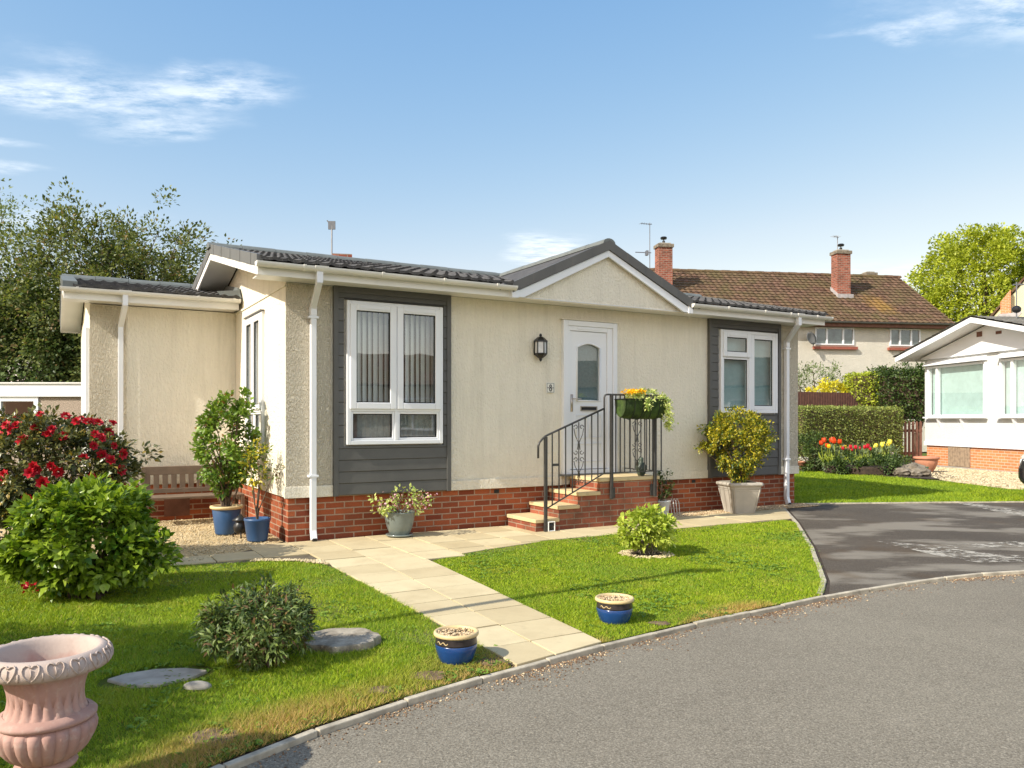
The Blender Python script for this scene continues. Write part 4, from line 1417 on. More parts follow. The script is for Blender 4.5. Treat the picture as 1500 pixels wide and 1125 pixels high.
# white barge boards, soffit and grey dry verge at both ends
for (xa, xb) in ((-.385, -.36), (LX + .19, LX + .215)):
    bg_ = MB(); 
    zc = 3.505
    for (ya, yb, za, zb) in ((-.36, RY, EAVE, zc), (2 * RY + .36, RY, EAVE, zc)):
        bg_.prism([(ya, za), (yb, zb), (yb, zb + .085), (ya, za + .085)], 'x', xa, xb)
    bg_.build('barge_board', M['upvc_warm'], bung)
    vg = MB(); s_ = -1 if xa < 0 else 1
    for sg in (-1, 1):
        n = 10
        for k in range(n):
            f0, f1 = k / n, (k + 1) / n
            yA = RY + sg * (RY + .37) * (1 - f0); yB = RY + sg * (RY + .37) * (1 - f1)
            zA = EAVE + .087 + (zc - EAVE) * f0; zB = EAVE + .087 + (zc - EAVE) * f1
            o_ = .004 * (k % 2)
            hA = .125
            vg.prism([(yA, zA), (yB, zB), (yB, zB + hA), (yA, zA + hA)], 'x', xa - .008 - o_ if s_ < 0 else xa + .002, xb + .03 if s_ < 0 else xb + .012 + o_)
    vg.build('verge_trim', M['verge'], bung)
for (xa, xb) in ((-.359, -.002), (LX + .002, LX + .189)):
    sf = MB()
    sf.prism([(-.34, 2.885), (RY, 3.525), (RY, 3.54), (-.34, 2.90)], 'x', xa, xb)
    sf.prism([(2 * RY + .34, 2.885), (RY, 3.525), (RY, 3.54), (2 * RY + .34, 2.90)], 'x', xa, xb)
    sf.build('verge_soffit', M['upvc_warm'], bung)
# eaves: fascia + soffit + gutter
for (xa, xb, ya) in ((-.384, 2.66, -.365), (5.54, LX + .21, -.365), (-.384, LX + .21, 2 * RY + .345)):
    fa = MB(); fa.box(xa, xb, ya, ya + .02, EAVE, 3.0); fa.build('fascia', M['upvc_warm'], bung, bevel=.003)
sf = MB(); sf.box(-.355, LX + .18, -.344, -.003, 2.872, 2.882); sf.build('soffit', M['upvc_warm'], bung)


def gutter(mb, x0, x1, y, z, r=.056, brk=(), union=()):
    n = 10
    prof = [(y + r * math.cos(t), z + r * math.sin(t) * .9) for t in [math.pi + math.pi * k / n for k in range(n + 1)]]
    inner = [(y + (r - .006) * math.cos(t), z + .0 + (r - .006) * math.sin(t) * .9) for t in [math.pi + math.pi * k / n for k in range(n + 1)]][::-1]
    mb.prism(prof + inner, 'x', x0, x1)
    for e in (x0, x1): 
        pr = [(y + (r + .003) * math.cos(t), z + .001 + (r + .003) * math.sin(t) * .9) for t in [math.pi + math.pi * k / n for k in range(n + 1)]]
        mb.prism(pr, 'x', e - .012, e + .012)
    for bx in list(brk) + list(union):
        hw = .014 if bx in brk else .07
        pr = [(y + (r + .009) * math.cos(t), z + .006 + (r + .009) * math.sin(t) * .95) for t in [math.pi + math.pi * k / n for k in range(n + 1)]]
        mb.prism(pr, 'x', bx - hw, bx + hw)


gu = MB()
gutter(gu, -.40, 2.66, -.425, 2.985, .058, brk=(.08, .95, 1.7, 2.4), union=(.26,))
gu.build('gutter', M['gutter'], bung); gu = MB()
gutter(gu, 5.54, LX + .26, -.425, 2.985, .058, brk=(6.2, 6.95, 7.5, 8.1), union=(7.72,))
gu.build('gutter', M['gutter'], bung, smooth=False)


def downpipe(x_top, x_bot, yg, zg, z_el, parent, shoe=True, sq=.062, toff=0):
    m = MB()
    m.box(x_top - sq / 2 - .003, x_top + sq / 2 + .003, yg - sq / 2, yg + sq / 2, zg - .17, zg - .045)
    yb = -.052
    m.bar((x_top, yg, zg - .15), (x_bot, yb, z_el), sq, sq, up=(0, 0, 1))
    m.box(x_bot - sq / 2, x_bot + sq / 2, yb - sq / 2, yb + sq / 2, .10, z_el + .02)
    m.box(x_bot - sq / 2 - .004, x_bot + sq / 2 + .004, yb - sq / 2 - .004, yb + sq / 2 + .004, z_el - .08, z_el + .01)
    m.bar((x_bot, yb, .13), (x_bot, yb - .035, .03), sq, sq)
    for z in (.72, z_el - .12):
        m.box(x_bot - .055, x_bot + .055, yb - sq / 2 - .006, -.012, z, z + .028)
    o = m.build('downpipe', M['upvc'], parent, bevel=.004)
    k = MB(); k.box(x_bot - .022, x_bot + .022, yb - .075, yb - .03, .012, .05); k.build('downpipe_outlet', M['black'], o)
    return o


downpipe(.245, .285, -.425, 2.985, 2.60, bung)
downpipe(7.72, 7.885, -.425, 2.985, 2.60, bung)

# --- porch gablet over the door
GL, GRt, GC = 2.70, 5.50, 4.10
zb, zt = 2.865, 3.50
pn = MB(); pn.prism([(GL + .03, EAVE), (GRt - .03, EAVE), (GC, zt + .02)], 'y', -.335, -.30)
pn.build('gablet_panel', M['render'], bung)
gb_ = MB()
gb_.prism([(GL, zb), (GL + .10, zb), (GC, zt), (GRt - .10, zb), (GRt, zb), (GRt, zb + .07), (GC, zt + .085), (GL, zb + .07)], 'y', -.405, -.375)
gb_.build('gablet_barge_board', M['upvc'], bung, bevel=.003)
gs = MB()
gs.prism([(GL + .02, zb + .02), (GC, zt + .03), (GC, zt + .045), (GL + .02, zb + .035)], 'y', -.374, -.299)
gs.prism([(GRt - .02, zb + .02), (GRt - .02, zb + .035), (GC, zt + .045), (GC, zt + .03)], 'y', -.374, -.299)
gs.build('gablet_soffit', M['upvc_warm'], bung)
# end caps of white trim
gc = MB(); gc.box(GL - .075, GL + .02, -.42, -.34, EAVE - .01, zb + .12); gc.box(GRt - .02, GRt + .06, -.42, -.34, EAVE - .01, zb + .12)
gc.build('gablet_end_cap', M['upvc'], bung, bevel=.004)
gv = MB()
for (xa, xb_) in ((GL - .07, GC), (GRt + .07, GC)):
    n = 5
    for k in range(n):
        f0, f1 = k / n, (k + 1) / n
        x0, x1 = xa + (xb_ - xa) * f0, xa + (xb_ - xa) * f1
        z0, z1 = zb + .045 + (zt + .088 - zb - .045) * f0, zb + .045 + (zt + .088 - zb - .045) * f1
        q = [(x0, z0), (x1, z1), (x1, z1 + .125), (x0, z0 + .125)]
        gv.prism(q, 'y', -.425 - .003 * (k % 2), -.36)
gv.build('gablet_verge_trim', M['clad'], bung)
gang = math.atan2(zt - zb, GC - GL)
gr2 = MB()
for s_ in (-1, 1):
    xe = GC + s_ * 1.62
    ze = 3.70 - 1.62 * math.tan(gang)
    vs = [(xe, -.40, ze), (GC, -.40, 3.70), (GC, 2.4, 3.70), (xe, 2.4, ze)]
    vs2 = [(a, b_, c_ - .03) for a, b_, c_ in vs]
    gr2.add(vs + vs2, [(0, 1, 2, 3), (7, 6, 5, 4), (0, 4, 5, 1), (2, 6, 7, 3), (3, 7, 4, 0)])
gr2.build('gablet_roof', M['tile'], bung)
rg = MB()
for i in range(7):
    y0 = -.42 + i * .42
    prof = [(GC + .10 * math.cos(t), 3.665 + (.075 + .003 * (i % 2)) * math.sin(t)) for t in [math.pi * k / 8 for k in range(9)]]
    rg.prism(prof, 'y', y0, y0 + .415)
rg.build('gablet_ridge_tiles', M['ridge'], bung)

# --- side annexe on the left, set back
AY0, AY1, AX0 = 2.76, 6.45, -1.80
an = MB(); an.box(AX0, -.002, AY0, AY1, .5, 2.85)
an.prism([(AY0 + .02, 2.85), (AY1 - .02, 2.85), (4.6, 3.28)], 'x', AX0 + .01, -.01)
an.build('annexe_wall', M['render'], bung)
rp = MB(); rp.box(AX0 - .004, AX0 + .42, AY0 - .014, AY0 - .001, .62, 2.84); rp.build('rough_corner_panel', M['render_rough'], bung, bevel=.003)
rp = MB(); rp.box(AX0 - .02, AX0 + .44, AY0 - .03, AY0 - .002, .495, .62); rp.build('render_skirt', M['render'], bung, bevel=.004)
ap = MB(); ap.box(AX0 + .03, .02, AY0 + .02, AY1, -.1, .503); ap.build('annexe_brick_plinth', M['brick'], bung)
ae, az_, ar = 2.36, 3.0, 4.6
aang = math.atan2(.42, ar - ae); asl = math.hypot(.42, ar - ae)
tiled('annexe_roof_tiles', slopeT(0, ae - .03, az_, aang), -2.0, -.03, asl, M['tile'], bung)
tiled('annexe_roof_tiles', slopeT(0, 2 * ar - ae, az_, aang, True), .03, 2.0, asl, M['tile'], bung)
rg = MB()
for i in range(5):
    x0 = -2.1 + i * .44; x1 = min(x0 + .435, -.02)
    prof = [(ar + .10 * math.cos(t), 3.42 + (.085 + .004 * (i % 2)) * math.sin(t)) for t in [math.pi * k / 8 for k in range(9)]]
    rg.prism(prof, 'x', x0, x1)
rg.build('annexe_ridge_tiles', M['ridge'], bung)
af = MB(); af.box(-2.08, -.025, 2 * ar - ae - .07, 2 * ar - ae - .05, 2.85, 2.99); af.build('annexe_fascia', M['upvc_warm'], bung)
af = MB(); af.box(-2.08, -.025, ae + .05, ae + .07, 2.85, 2.99)
af.build('annexe_fascia', M['upvc_warm'], bung, bevel=.003)
ab_ = MB()
ab_.prism([(ae + .05, 2.85), (ar, 3.27), (ar, 3.36), (ae + .05, 2.94)], 'x', -2.10, -2.081)
ab_.prism([(2 * ar - ae - .05, 2.85), (ar, 3.27), (ar, 3.36), (2 * ar - ae - .05, 2.94)], 'x', -2.10, -2.081)
ab_.build('annexe_barge_board', M['upvc_warm'], bung)
as_ = MB(); as_.box(-2.079, -.03, ae + .071, AY0 - .002, 2.862, 2.872)
as_.prism([(ae + .072, 2.874), (ar, 3.29), (ar, 3.30), (ae + .072, 2.884)], 'x', -2.08, AX0 - .002)
as_.prism([(2 * ar - ae - .072, 2.874), (ar, 3.29), (ar, 3.30), (2 * ar - ae - .072, 2.884)], 'x', -2.08, AX0 - .002)
as_.build('annexe_soffit', M['upvc_warm'], bung)
av = MB()
for k in range(4):
    f0, f1 = k / 4, (k + 1) / 4
    for sg in (1, -1):
        yA = ar - sg * (ar - ae + .02) * (1 - f0); yB = ar - sg * (ar - ae + .02) * (1 - f1)
        zA, zB = 2.96 + .42 * f0, 2.96 + .42 * f1
        av.prism([(yA, zA), (yB, zB), (yB, zB + .10), (yA, zA + .10)], 'x', -2.112 - .004 * (k % 2), -1.95)
av.build('annexe_verge_trim', M['ridge'], bung)
ag = MB(); gutter(ag, -2.13, -.03, ae + .0, 2.985, .056, brk=(-1.95, -.55, -.1), union=(-1.42,))
ag.build('annexe_gutter', M['gutter'], bung)
fl = MB(); fl.add([(-.30, 2.5, 3.10), (-.012, 2.4, 3.12), (-.012, 2.4, 3.0), (-.26, 2.42, 3.03)], [(0, 1, 2, 3)])
fl.prism([(2.34, 3.0), (2.42, 3.0), (4.5, 3.42), (4.5, 3.52), (2.5, 3.17)], 'x', -.03, -.004)
fl.build('roof_flashing', M['ridge'], bung)
dp = MB(); sq = .062; xb = -1.43; yb = AY0 - .055
dp.box(xb + .01 - sq / 2, xb + .01 + sq / 2, ae - sq / 2, ae + sq / 2, 2.80, 2.94)
dp.bar((xb + .01, ae, 2.82), (xb - .02, yb, 2.58), sq, sq)
dp.box(xb - .02 - sq / 2, xb - .02 + sq / 2, yb - sq / 2, yb + sq / 2, .05, 2.60)
dp.build('downpipe', M['upvc'], bung, bevel=.004)
# door frame edge and wall pieces on the annexe end
ed_ = MB(); ed_.box(AX0 - .05, AX0 - .005, AY0 + .03, AY0 + 1.0, .55, 2.55); ed_.build('annexe_door_frame', M['upvc'], bung, bevel=.005)
vt = MB(); vt.box(-.92, -.60, AY0 + .012, AY0 + .019, .06, .30); vt.build('air_brick', M['fence'], bung)

# ------------------------------------------------------------------ entrance steps
SX = [2.79, 3.12, 3.42, 3.74, 4.68]; SZ = [.165, .31, .46, .625]
SD = -.70
steps = empty('entrance_steps', W(2.79, -.35, 0), TH, 'red brick entrance steps with buff slab treads rising to the front door', 'steps')
def S(m): return Matrix.Translation((-2.79, .35, 0))
body = MB(Matrix.Translation((-2.79, .35, 0)))
for k in range(4):
    body.box(SX[k], SX[k + 1], SD, -.03, -.05, SZ[k] - .045)
body.build('brick_body', M['brick_step'], steps)
for k in range(4):
    t = MB(Matrix.Translation((-2.79, .35, 0)))
    t.box(SX[k] - .018, SX[k + 1] - (.0 if k < 3 else -.02) - .002, SD - .018, -.028, SZ[k] - .045, SZ[k])
    t.build('tread', M['step_top'], steps, bevel=.006)

# ------------------------------------------------------------------ railing
rail = empty('metal_railing', W(2.9, -.72, 0), TH, 'dark grey wrought iron handrail with scroll panels beside the entrance steps', 'railing')
RT = Matrix.Translation((-2.9, .72, 0))
yr = -.735
def post(x, z0, z1, parent=rail, w_=.036):
    m = MB(RT); m.box(x - w_ / 2, x + w_ / 2, yr - w_ / 2, yr + w_ / 2, z0, z1); return m.build('post', M['iron'], parent, bevel=.003)
post(2.906, .0, 1.155); post(3.892, .36, 1.675); post(4.60, .36, 1.66)
h = MB(RT)
h.tube([(2.80, yr, .90), (2.80, yr, 1.04), (2.815, yr, 1.085), (2.86, yr, 1.13), (2.906, yr, 1.165), (3.775, yr, 1.50)], .0135, 8)
h.build('handrail', M['iron'], rail, smooth=True)
h = MB(RT); h.tube([(3.779, yr, .68), (3.779, yr, 1.64), (3.79, yr, 1.668), (3.82, yr, 1.678), (4.70, yr, 1.678)], .012, 8); h.build('top_rail', M['iron'], rail, smooth=True)
h = MB(RT); h.bar((2.915, yr, .29), (3.79, yr, .695), .02, .012); h.bar((3.79, yr, .69), (4.72, yr, .69), .02, .012); h.build('bottom_rail', M['iron'], rail)
def zs(x): return 1.165 + (x - 2.906) * (.335 / .869)
def zb_(x): return .29 + (x - 2.915) * (.405 / .875)
for x in (3.001, 3.098, 3.195, 3.294, 3.485, 3.585, 3.68):
    m = MB(RT); m.box(x - .006, x + .006, yr - .006, yr + .006, zb_(x), zs(x)); m.build('baluster', M['iron'], rail)
for x in (3.96, 4.03, 4.10, 4.19, 4.43, 4.51, 4.707):
    m = MB(RT); m.box(x - .006, x + .006, yr - .006, yr + .006, .69, 1.67); m.build('baluster', M['iron'], rail)


def scroll(mb, cx, cz, r, s, up, y=yr):
    pts = []
    for i in range(15):
        t = i / 14; a = t * 2.0 * math.pi * .82
        rr = r * (1 - .62 * t)
        pts.append((cx + s * (rr * math.cos(a)), y, cz + up * rr * math.sin(a)))
    mb.tube(pts, .005, 5)


def scroll_panel(xc, z0, z1, parent):
    m = MB(RT)
    m.box(xc - .005, xc + .005, yr - .005, yr + .005, z0, z1)
    hh = z1 - z0
    for f, up in ((.92, 1), (.52, -1), (.40, 1), (.06, -1)):
        for s in (-1, 1): scroll(m, xc + s * .042, z0 + hh * f, .032, s, up)
    for s in (-1, 1):
        for (fa_, fb_) in ((.90, .56), (.38, .10)):
            m.tube([(xc + s * .072, yr, z0 + hh * fa_), (xc + s * .055, yr, z0 + hh * (fa_ * .7 + fb_ * .3)), (xc + s * .008, yr, z0 + hh * (fa_ * .35 + fb_ * .65)), (xc + s * .02, yr, z0 + hh * fb_)], .005, 5)
    m.build('scroll_panel', M['iron'], parent, smooth=True)


scroll_panel(3.39, .56, 1.33, rail); scroll_panel(4.305, .70, 1.36, rail)
# right-hand side of the landing back to the wall
m = MB(RT); m.tube([(4.66, yr, 1.66), (4.66, -.02, 1.66)], .012, 8); m.bar((4.66, yr, .69), (4.66, -.02, .69), .02, .012); m.build('side_rail', M['iron'], rail)
for k in range(5):
    y = yr + .12 + k * .12
    m = MB(RT); m.box(4.654, 4.666, y - .006, y + .006, .69, 1.66); m.build('baluster', M['iron'], rail)
m = MB(RT); m.box(3.90, 3.96, -.722, -.708, .37, .50); m.box(4.54, 4.595, -.722, -.708, .37, .52); m.build('fixing_plate', M['iron'], rail)
m = MB(RT); m.box(3.0, 3.1, yr - .012, yr + .012, .80, .83); m.build('latch_bar', M['iron'], rail)

# ------------------------------------------------------------------ trough on the railing
tr = empty('hanging_trough', W(4.30, -.80, 1.36), TH, 'green lined wall trough of yellow flowers and trailing foliage hung on the landing rail', 'planter')
m = MB()
# half-barrel basket: narrower below
seg = 14
prof = []
for i in range(seg + 1):
    t = math.pi * i / seg
    prof.append((-.125 * math.cos(t) - .02, .26 - .25 * math.sin(t) ** .75))
prof = [(-.145, .262)] + prof + [(.105, .262)]
vs, fs = [], []
nx = 28
for k in range(nx + 1):
    x = -.335 + .67 * k / nx
    sc_ = 1 - .10 * abs(2 * k / nx - 1) ** 6 + .025 * math.sin(k * 2.4)
    for (a, b_) in prof: vs.append((x, a * sc_, .262 + (b_ - .262) * sc_))
n = len(prof)
for k in range(nx):
    for i in range(n - 1): fs.append((k * n + i, k * n + i + 1, (k + 1) * n + i + 1, (k + 1) * n + i))
fs.append(tuple(range(n))); fs.append(tuple(nx * n + i for i in range(n))[::-1])
m.add(vs, fs); m.build('liner', M['coir'], tr, smooth=True)
m = MB(); m.tube([(-.34, -.15, .26), (.34, -.15, .26), (.34, .09, .26), (-.34, .09, .26), (-.34, -.15, .26)], .007, 6)
for x in (-.2, -.07, .07, .2):
    m.tube([(x, -.15, .262)] + [(x, -.02 - .135 * math.cos(math.pi * i / 8), .262 - .262 * math.sin(math.pi * i / 8) ** .75) for i in range(1, 8)], .004, 5)
m.build('wire_frame', M['black'], tr)
m = MB(); m.box(-.32, .32, -.12, .07, .23, .25); m.build('soil', M['soil'], tr)
crown('foliage', M['lf_varieg'], tr, 5, (.06, -.03, .28), (.33, .13, .09), 40, 26, .035, .02, .045, .3, zcut=.24)
# trailing growth over the right end
rng = np.random.default_rng(8)
n = 620
t = rng.random(n)
P = np.stack([.30 + .09 * t + rng.normal(size=n) * .032, -.12 + rng.normal(size=n) * .035, .30 - .42 * t + rng.normal(size=n) * .02], 1)
P2 = np.stack([-.02 + rng.normal(size=120) * .02, -.175 + rng.normal(size=120) * .01, .28 - .15 * rng.random(120)], 1)
P = np.concatenate([P, P2]); n = len(P)
V, F = leaves_arr(P, rng.normal(size=(n, 3)) * .6 + np.array([.2, -.3, -.5]), rng.normal(size=(n, 3)) * .5 + np.array([0, -.7, .6]), rng.uniform(.02, .045, n), rng.uniform(.014, .026, n))
flatmesh('trailing_foliage', V, F, M['lf_varieg'], tr)
for i in range(16):
    pass
rng = np.random.default_rng(9)
n = 260
P = np.stack([rng.uniform(-.27, -.02, n), rng.normal(size=n) * .05 - .05, .33 + rng.uniform(0, .045, n)], 1)
V, F = leaves_arr(P, rng.normal(size=(n, 3)) * .7 + np.array([0, -.2, .5]), rng.normal(size=(n, 3)) + np.array([0, -.5, .8]), rng.uniform(.02, .04, n), rng.uniform(.02, .034, n))
flatmesh('yellow_flowers', V, F, M['petal_yellow'], tr)

# ------------------------------------------------------------------ wall lantern + plaque
lt = empty('wall_lantern', W(3.25, 0, 2.30), TH, 'black half-lantern wall light with clear panes left of the front door', 'wall light')
m = MB(); cy = -.075
def hexa(r, z): return [(r * math.cos(math.pi / 6 + k * math.pi / 3), cy + r * math.sin(math.pi / 6 + k * math.pi / 3), z) for k in range(6)]
rings = [(.012, .175), (.02, .15), (.012, .14), (.045, .125), (.088, .085), (.092, .068), (.082, .066)]
def hexlathe(m, rings):
    vs = []; fs = []
    for r, z in rings: vs += hexa(r, z)
    for i in range(len(rings) - 1):
        for k in range(6):
            k2 = (k + 1) % 6; fs.append((i * 6 + k2, i * 6 + k, (i + 1) * 6 + k, (i + 1) * 6 + k2))
    fs.append(tuple(range(6))); fs.append(tuple((len(rings) - 1) * 6 + k for k in range(6))[::-1])
    m.add(vs, fs)
hexlathe(m, rings)
hexlathe(m, [(.082, -.078), (.086, -.085), (.075, -.105), (.04, -.135), (.018, -.15), (.02, -.16), (.008, -.185)][::1])
for k in range(6):
    a = math.pi / 6 + k * math.pi / 3
    m.box(.080 * math.cos(a) - .005, .080 * math.cos(a) + .005, cy + .080 * math.sin(a) - .005, cy + .080 * math.sin(a) + .005, -.082, .07)
m.box(-.06, .06, -.03, -.001, -.10, .09)
m.build('lantern_frame', M['black'], lt)
m = MB(); 
vs = hexa(.074, -.078) + hexa(.074, .066)
m.add(vs, [(k, (k + 1) % 6, (k + 1) % 6 + 6, k + 6) for k in range(6)]); m.build('lantern_panes', M['lamp_glass'], lt)

pq = empty('number_plaque', W(3.44, -.004, 1.78), TH, 'small pale house number plaque reading 8 beside the front door', 'house number')
m = MB(); m.box(-.068, .068, -.012, 0, -.068, .068); m.build('plate', M['plaque'], pq, bevel=.003)
m = MB(); frame_rect(m, -.055, .055, -.06, .06, .004, -.015, -.0115); m.box(-.05, -.022, -.0145, -.0118, -.004, .004); m.box(.022, .05, -.0145, -.0118, -.004, .004); m.build('border', M['iron'], pq)
m = MB()
for (cz, r) in ((.0215, .017), (-.0195, .0215)):
    m.tube([(r * .82 * math.cos(2 * math.pi * i / 16), -.0145, cz + r * math.sin(2 * math.pi * i / 16)) for i in range(17)], .006, 6)
m.build('numeral', M['ink'], pq)

# vase and small lamp
m = MB(); m.lathe([(.04, 0), (.055, .03), (.075, .09), (.07, .13), (.045, .165), (.03, .18), (.034, .21), (.03, .235), (.015, .24), (0, .245)], 20)
o = m.build('garden_ornament', simple('dull_green_glaze', (.05, .07, .05), .5, .3, 8), None, smooth=True, loc=W(4.48, -.60, .626)); tag(o, 'dull green vase-shaped ornament standing on the landing beside the rail post', 'ornament')
gl_o = empty('ground_socket', W(2.98, -.73, .075), TH, 'small white framed outdoor light box at the foot of the steps', 'light box')
m = MB(); frame_rect(m, -.05, .05, -.06, .06, .012, -.03, .01); m.build('frame', M['upvc_warm'], gl_o, bevel=.008)
m = MB(); m.box(-.04, .04, -.012, .008, -.05, .05); m.sphere((0, -.012, 0), .03, .012, .03); m.build('lens', M['black'], gl_o)

# ------------------------------------------------------------------ garden bench
bn = empty('garden_bench', W(-.62, 2.38, 0), TH, 'weathered wooden slatted bench against the annexe wall behind the red camellia', 'bench')
m = MB(); 
m.box(-.60, .60, .12, .15, .64, .75)
m.build('top_rail', M['bench'], bn, bevel=.006)
m = MB(); m.box(-.56, .56, .115, .145, .40, .46); m.build('back_rail', M['bench'], bn, bevel=.004)
for i in range(11):
    x = -.53 + i * .106
    m = MB(); m.box(x - .034, x + .034, .122, .14, .455, .65); m.build('back_slat', M['bench'], bn, bevel=.003)
for i in range(4):
    m = MB(); y = -.30 + i * .11
    m.box(-.60, .60, y, y + .085, .355, .38); m.build('seat_slat', M['bench'], bn, bevel=.003)
for sx_ in (-.60, .56):
    m = MB(); m.box(sx_, sx_ + .045, .115, .16, .004, .74); m.box(sx_, sx_ + .045, -.30, -.255, .004, .355); m.box(sx_, sx_ + .045, -.25, .11, .29, .35)
    m.build('leg', M['bench'], bn, bevel=.003)


# ------------------------------------------------------------------ pots
def lathe_obj(name, prof, mat, parent, n=36, **k):
    m = MB(); m.lathe(prof, n, **k); return m.build(name, mat, parent, smooth=True)


def pebbles(parent, r, z, seed, mat=None, n=170, size=.011):
    rg_ = np.random.default_rng(seed)
    a = rg_.uniform(0, 6.283, n); rr = r * np.sqrt(rg_.random(n))
    P = np.stack([rr * np.cos(a), rr * np.sin(a), np.full(n, z) + rg_.uniform(0, .012, n)], 1)
    return stones('pebble_topping', mat or M['pebble'], parent, seed, P, size)


def glazed_bowl(loc, r, h, seed, label):
    e = empty('flower_pot', loc, 0, label, 'plant pot', 'small blue glazed pots topped with pebbles')
    R_ = r
    lathe_obj('bowl', [(R_ * .66, 0), (R_ * .70, .006), (R_ * .80, h * .18), (R_ * .90, h * .42), (R_ * .93, h * .58), (R_ * .905, h * .62)], M['blue_glaze'], e)
    lathe_obj('dark_band', [(R_ * .915, h * .60), (R_ * .925, h * .66), (R_ * .90, h * .80), (R_ * .915, h * .86)], M['dark_glaze'], e)
    lathe_obj('rim', [(R_ * .90, h * .85), (R_ * .98, h * .87), (R_ * 1.0, h * .91), (R_ * .99, h * .97), (R_ * .95, h), (R_ * .87, h * .99), (R_ * .84, h * .94), (R_ * .83, h * .7)], M['cream_glaze'], e)
    m = MB()
    for k in range(1):
        a0 = -2.55 + k * 2.09
        pts = []
        for i in range(14):
            a = a0 + i * .05
            rr = R_ * .925
            pts.append((rr * math.cos(a), rr * math.sin(a), h * .72 + h * .035 * math.sin(i * 1.0)))
        m.tube(pts, .0024, 5)
    m.build('scroll_motif', M['cream_glaze'], e)
    pebbles(e, R_ * .82, h * .89, seed, n=210)
    return e


glazed_bowl((-.312, 4.43, .004), .127, .172, 3, 'blue glazed pot of pebbles at the kerb left of the path end')
glazed_bowl((.685, 5.29, .004), .131, .168, 4, 'blue glazed pot of pebbles on the lawn right of the path')

# rose pot
e = empty('rose_pot', W(-.44, 1.0, .02), TH, 'tall leafy rose bush in a blue pot with tan rim in the house corner', 'potted plant')
lathe_obj('pot', [(.125, 0), (.13, .01), (.165, .30), (.16, .31)], M['blue_plastic'], e)
lathe_obj('rim', [(.162, .29), (.185, .30), (.19, .315), (.185, .33), (.15, .33), (.145, .27)], M['cream_glaze'], e)
lathe_obj('soil', [(.0, .28), (.15, .285)], M['soil'], e)
o, C = crown('foliage', M['lf_rose'], e, 21, (.02, -.02, 1.06), (.34, .30, .56), 110, 56, .052, .036, .085, .25, spiky=.15, retc=True)
stems('stem', M['bark'], e, (0, 0, .28), C[::5], .011, .004, 3, spread=.05)

# little tree pot
e = empty('young_tree_pot', W(-.25, .26, .02), TH, 'spindly yellow-green young tree in a small blue pot by the brick corner', 'potted plant')
lathe_obj('pot', [(.105, 0), (.11, .01), (.138, .22), (.143, .225), (.143, .25), (.13, .25), (.125, .2)], M['blue_plastic'], e)
lathe_obj('soil', [(.0, .21), (.13, .215)], M['soil'], e)
o, C = crown('foliage', M['lf_gold'], e, 22, (-.02, 0, .86), (.13, .13, .27), 22, 16, .055, .028, .07, .4, spiky=.2, retc=True)
stems('stem', M['bark'], e, (0, 0, .2), list(C[::4]) + [np.array([.22, -.1, .85])], .009, .003, 5, spread=.006)
crown('side_foliage', M['lf_dark'], e, 23, (.19, -.08, .78), (.09, .09, .14), 8, 9, .06, .02, .05, .4)

# chiminea
e = empty('garden_gnome_lantern', W(-.36, .62, .02), TH, 'small black cast garden lantern between the two blue pots', 'ornament')
e.name = 'garden_lantern'
lathe_obj('body', [(.05, .05), (.075, .08), (.08, .13), (.055, .17), (.05, .18), (.085, .19), (.09, .2), (.03, .235), (.012, .26), (0, .262)], M['black'], e, n=12)
m = MB()
for k in range(3):
    a = k * 2.094 + .4
    m.tube([(.05 * math.cos(a), .05 * math.sin(a), .07), (.09 * math.cos(a), .09 * math.sin(a), .03), (.085 * math.cos(a), .085 * math.sin(a), 0)], .008, 6)
m.build('leg', M['black'], e)

# grey pot
e = empty('grey_pot_plant', W(1.235, -.24, .022), TH, 'round grey-green pot on a saucer with sparse straggly plant under the left window', 'potted plant')
lathe_obj('pot', [(.10, .015), (.115, .03), (.15, .12), (.168, .20), (.172, .265), (.178, .275), (.176, .285), (.16, .285), (.155, .24)], M['grey_glaze'], e)
lathe_obj('saucer', [(.12, 0), (.155, .012), (.16, .028), (.15, .03), (.13, .02), (0, .018)], M['grey_glaze'], e)
lathe_obj('soil', [(.0, .25), (.16, .252)], M['soil'], e)
o, C = crown('foliage', M['lf_varieg'], e, 24, (.03, 0, .40), (.36, .25, .16), 34, 12, .045, .028, .055, .5, spiky=.3, retc=True)
stems('stem', M['bark'], e, (0, 0, .25), C[::2], .006, .003, 6, spread=.06)
rng = np.random.default_rng(41); n = 70
P = np.stack([rng.uniform(-.3, .38, n), rng.normal(size=n) * .1 - .05, rng.uniform(.32, .52, n)], 1)
V, F = leaves_arr(P, rng.normal(size=(n, 3)), rng.normal(size=(n, 3)) + np.array([0, -.5, .8]), rng.uniform(.02, .035, n), rng.uniform(.018, .03, n))
flatmesh('flowers', V, F, M['petal_pink'], e)

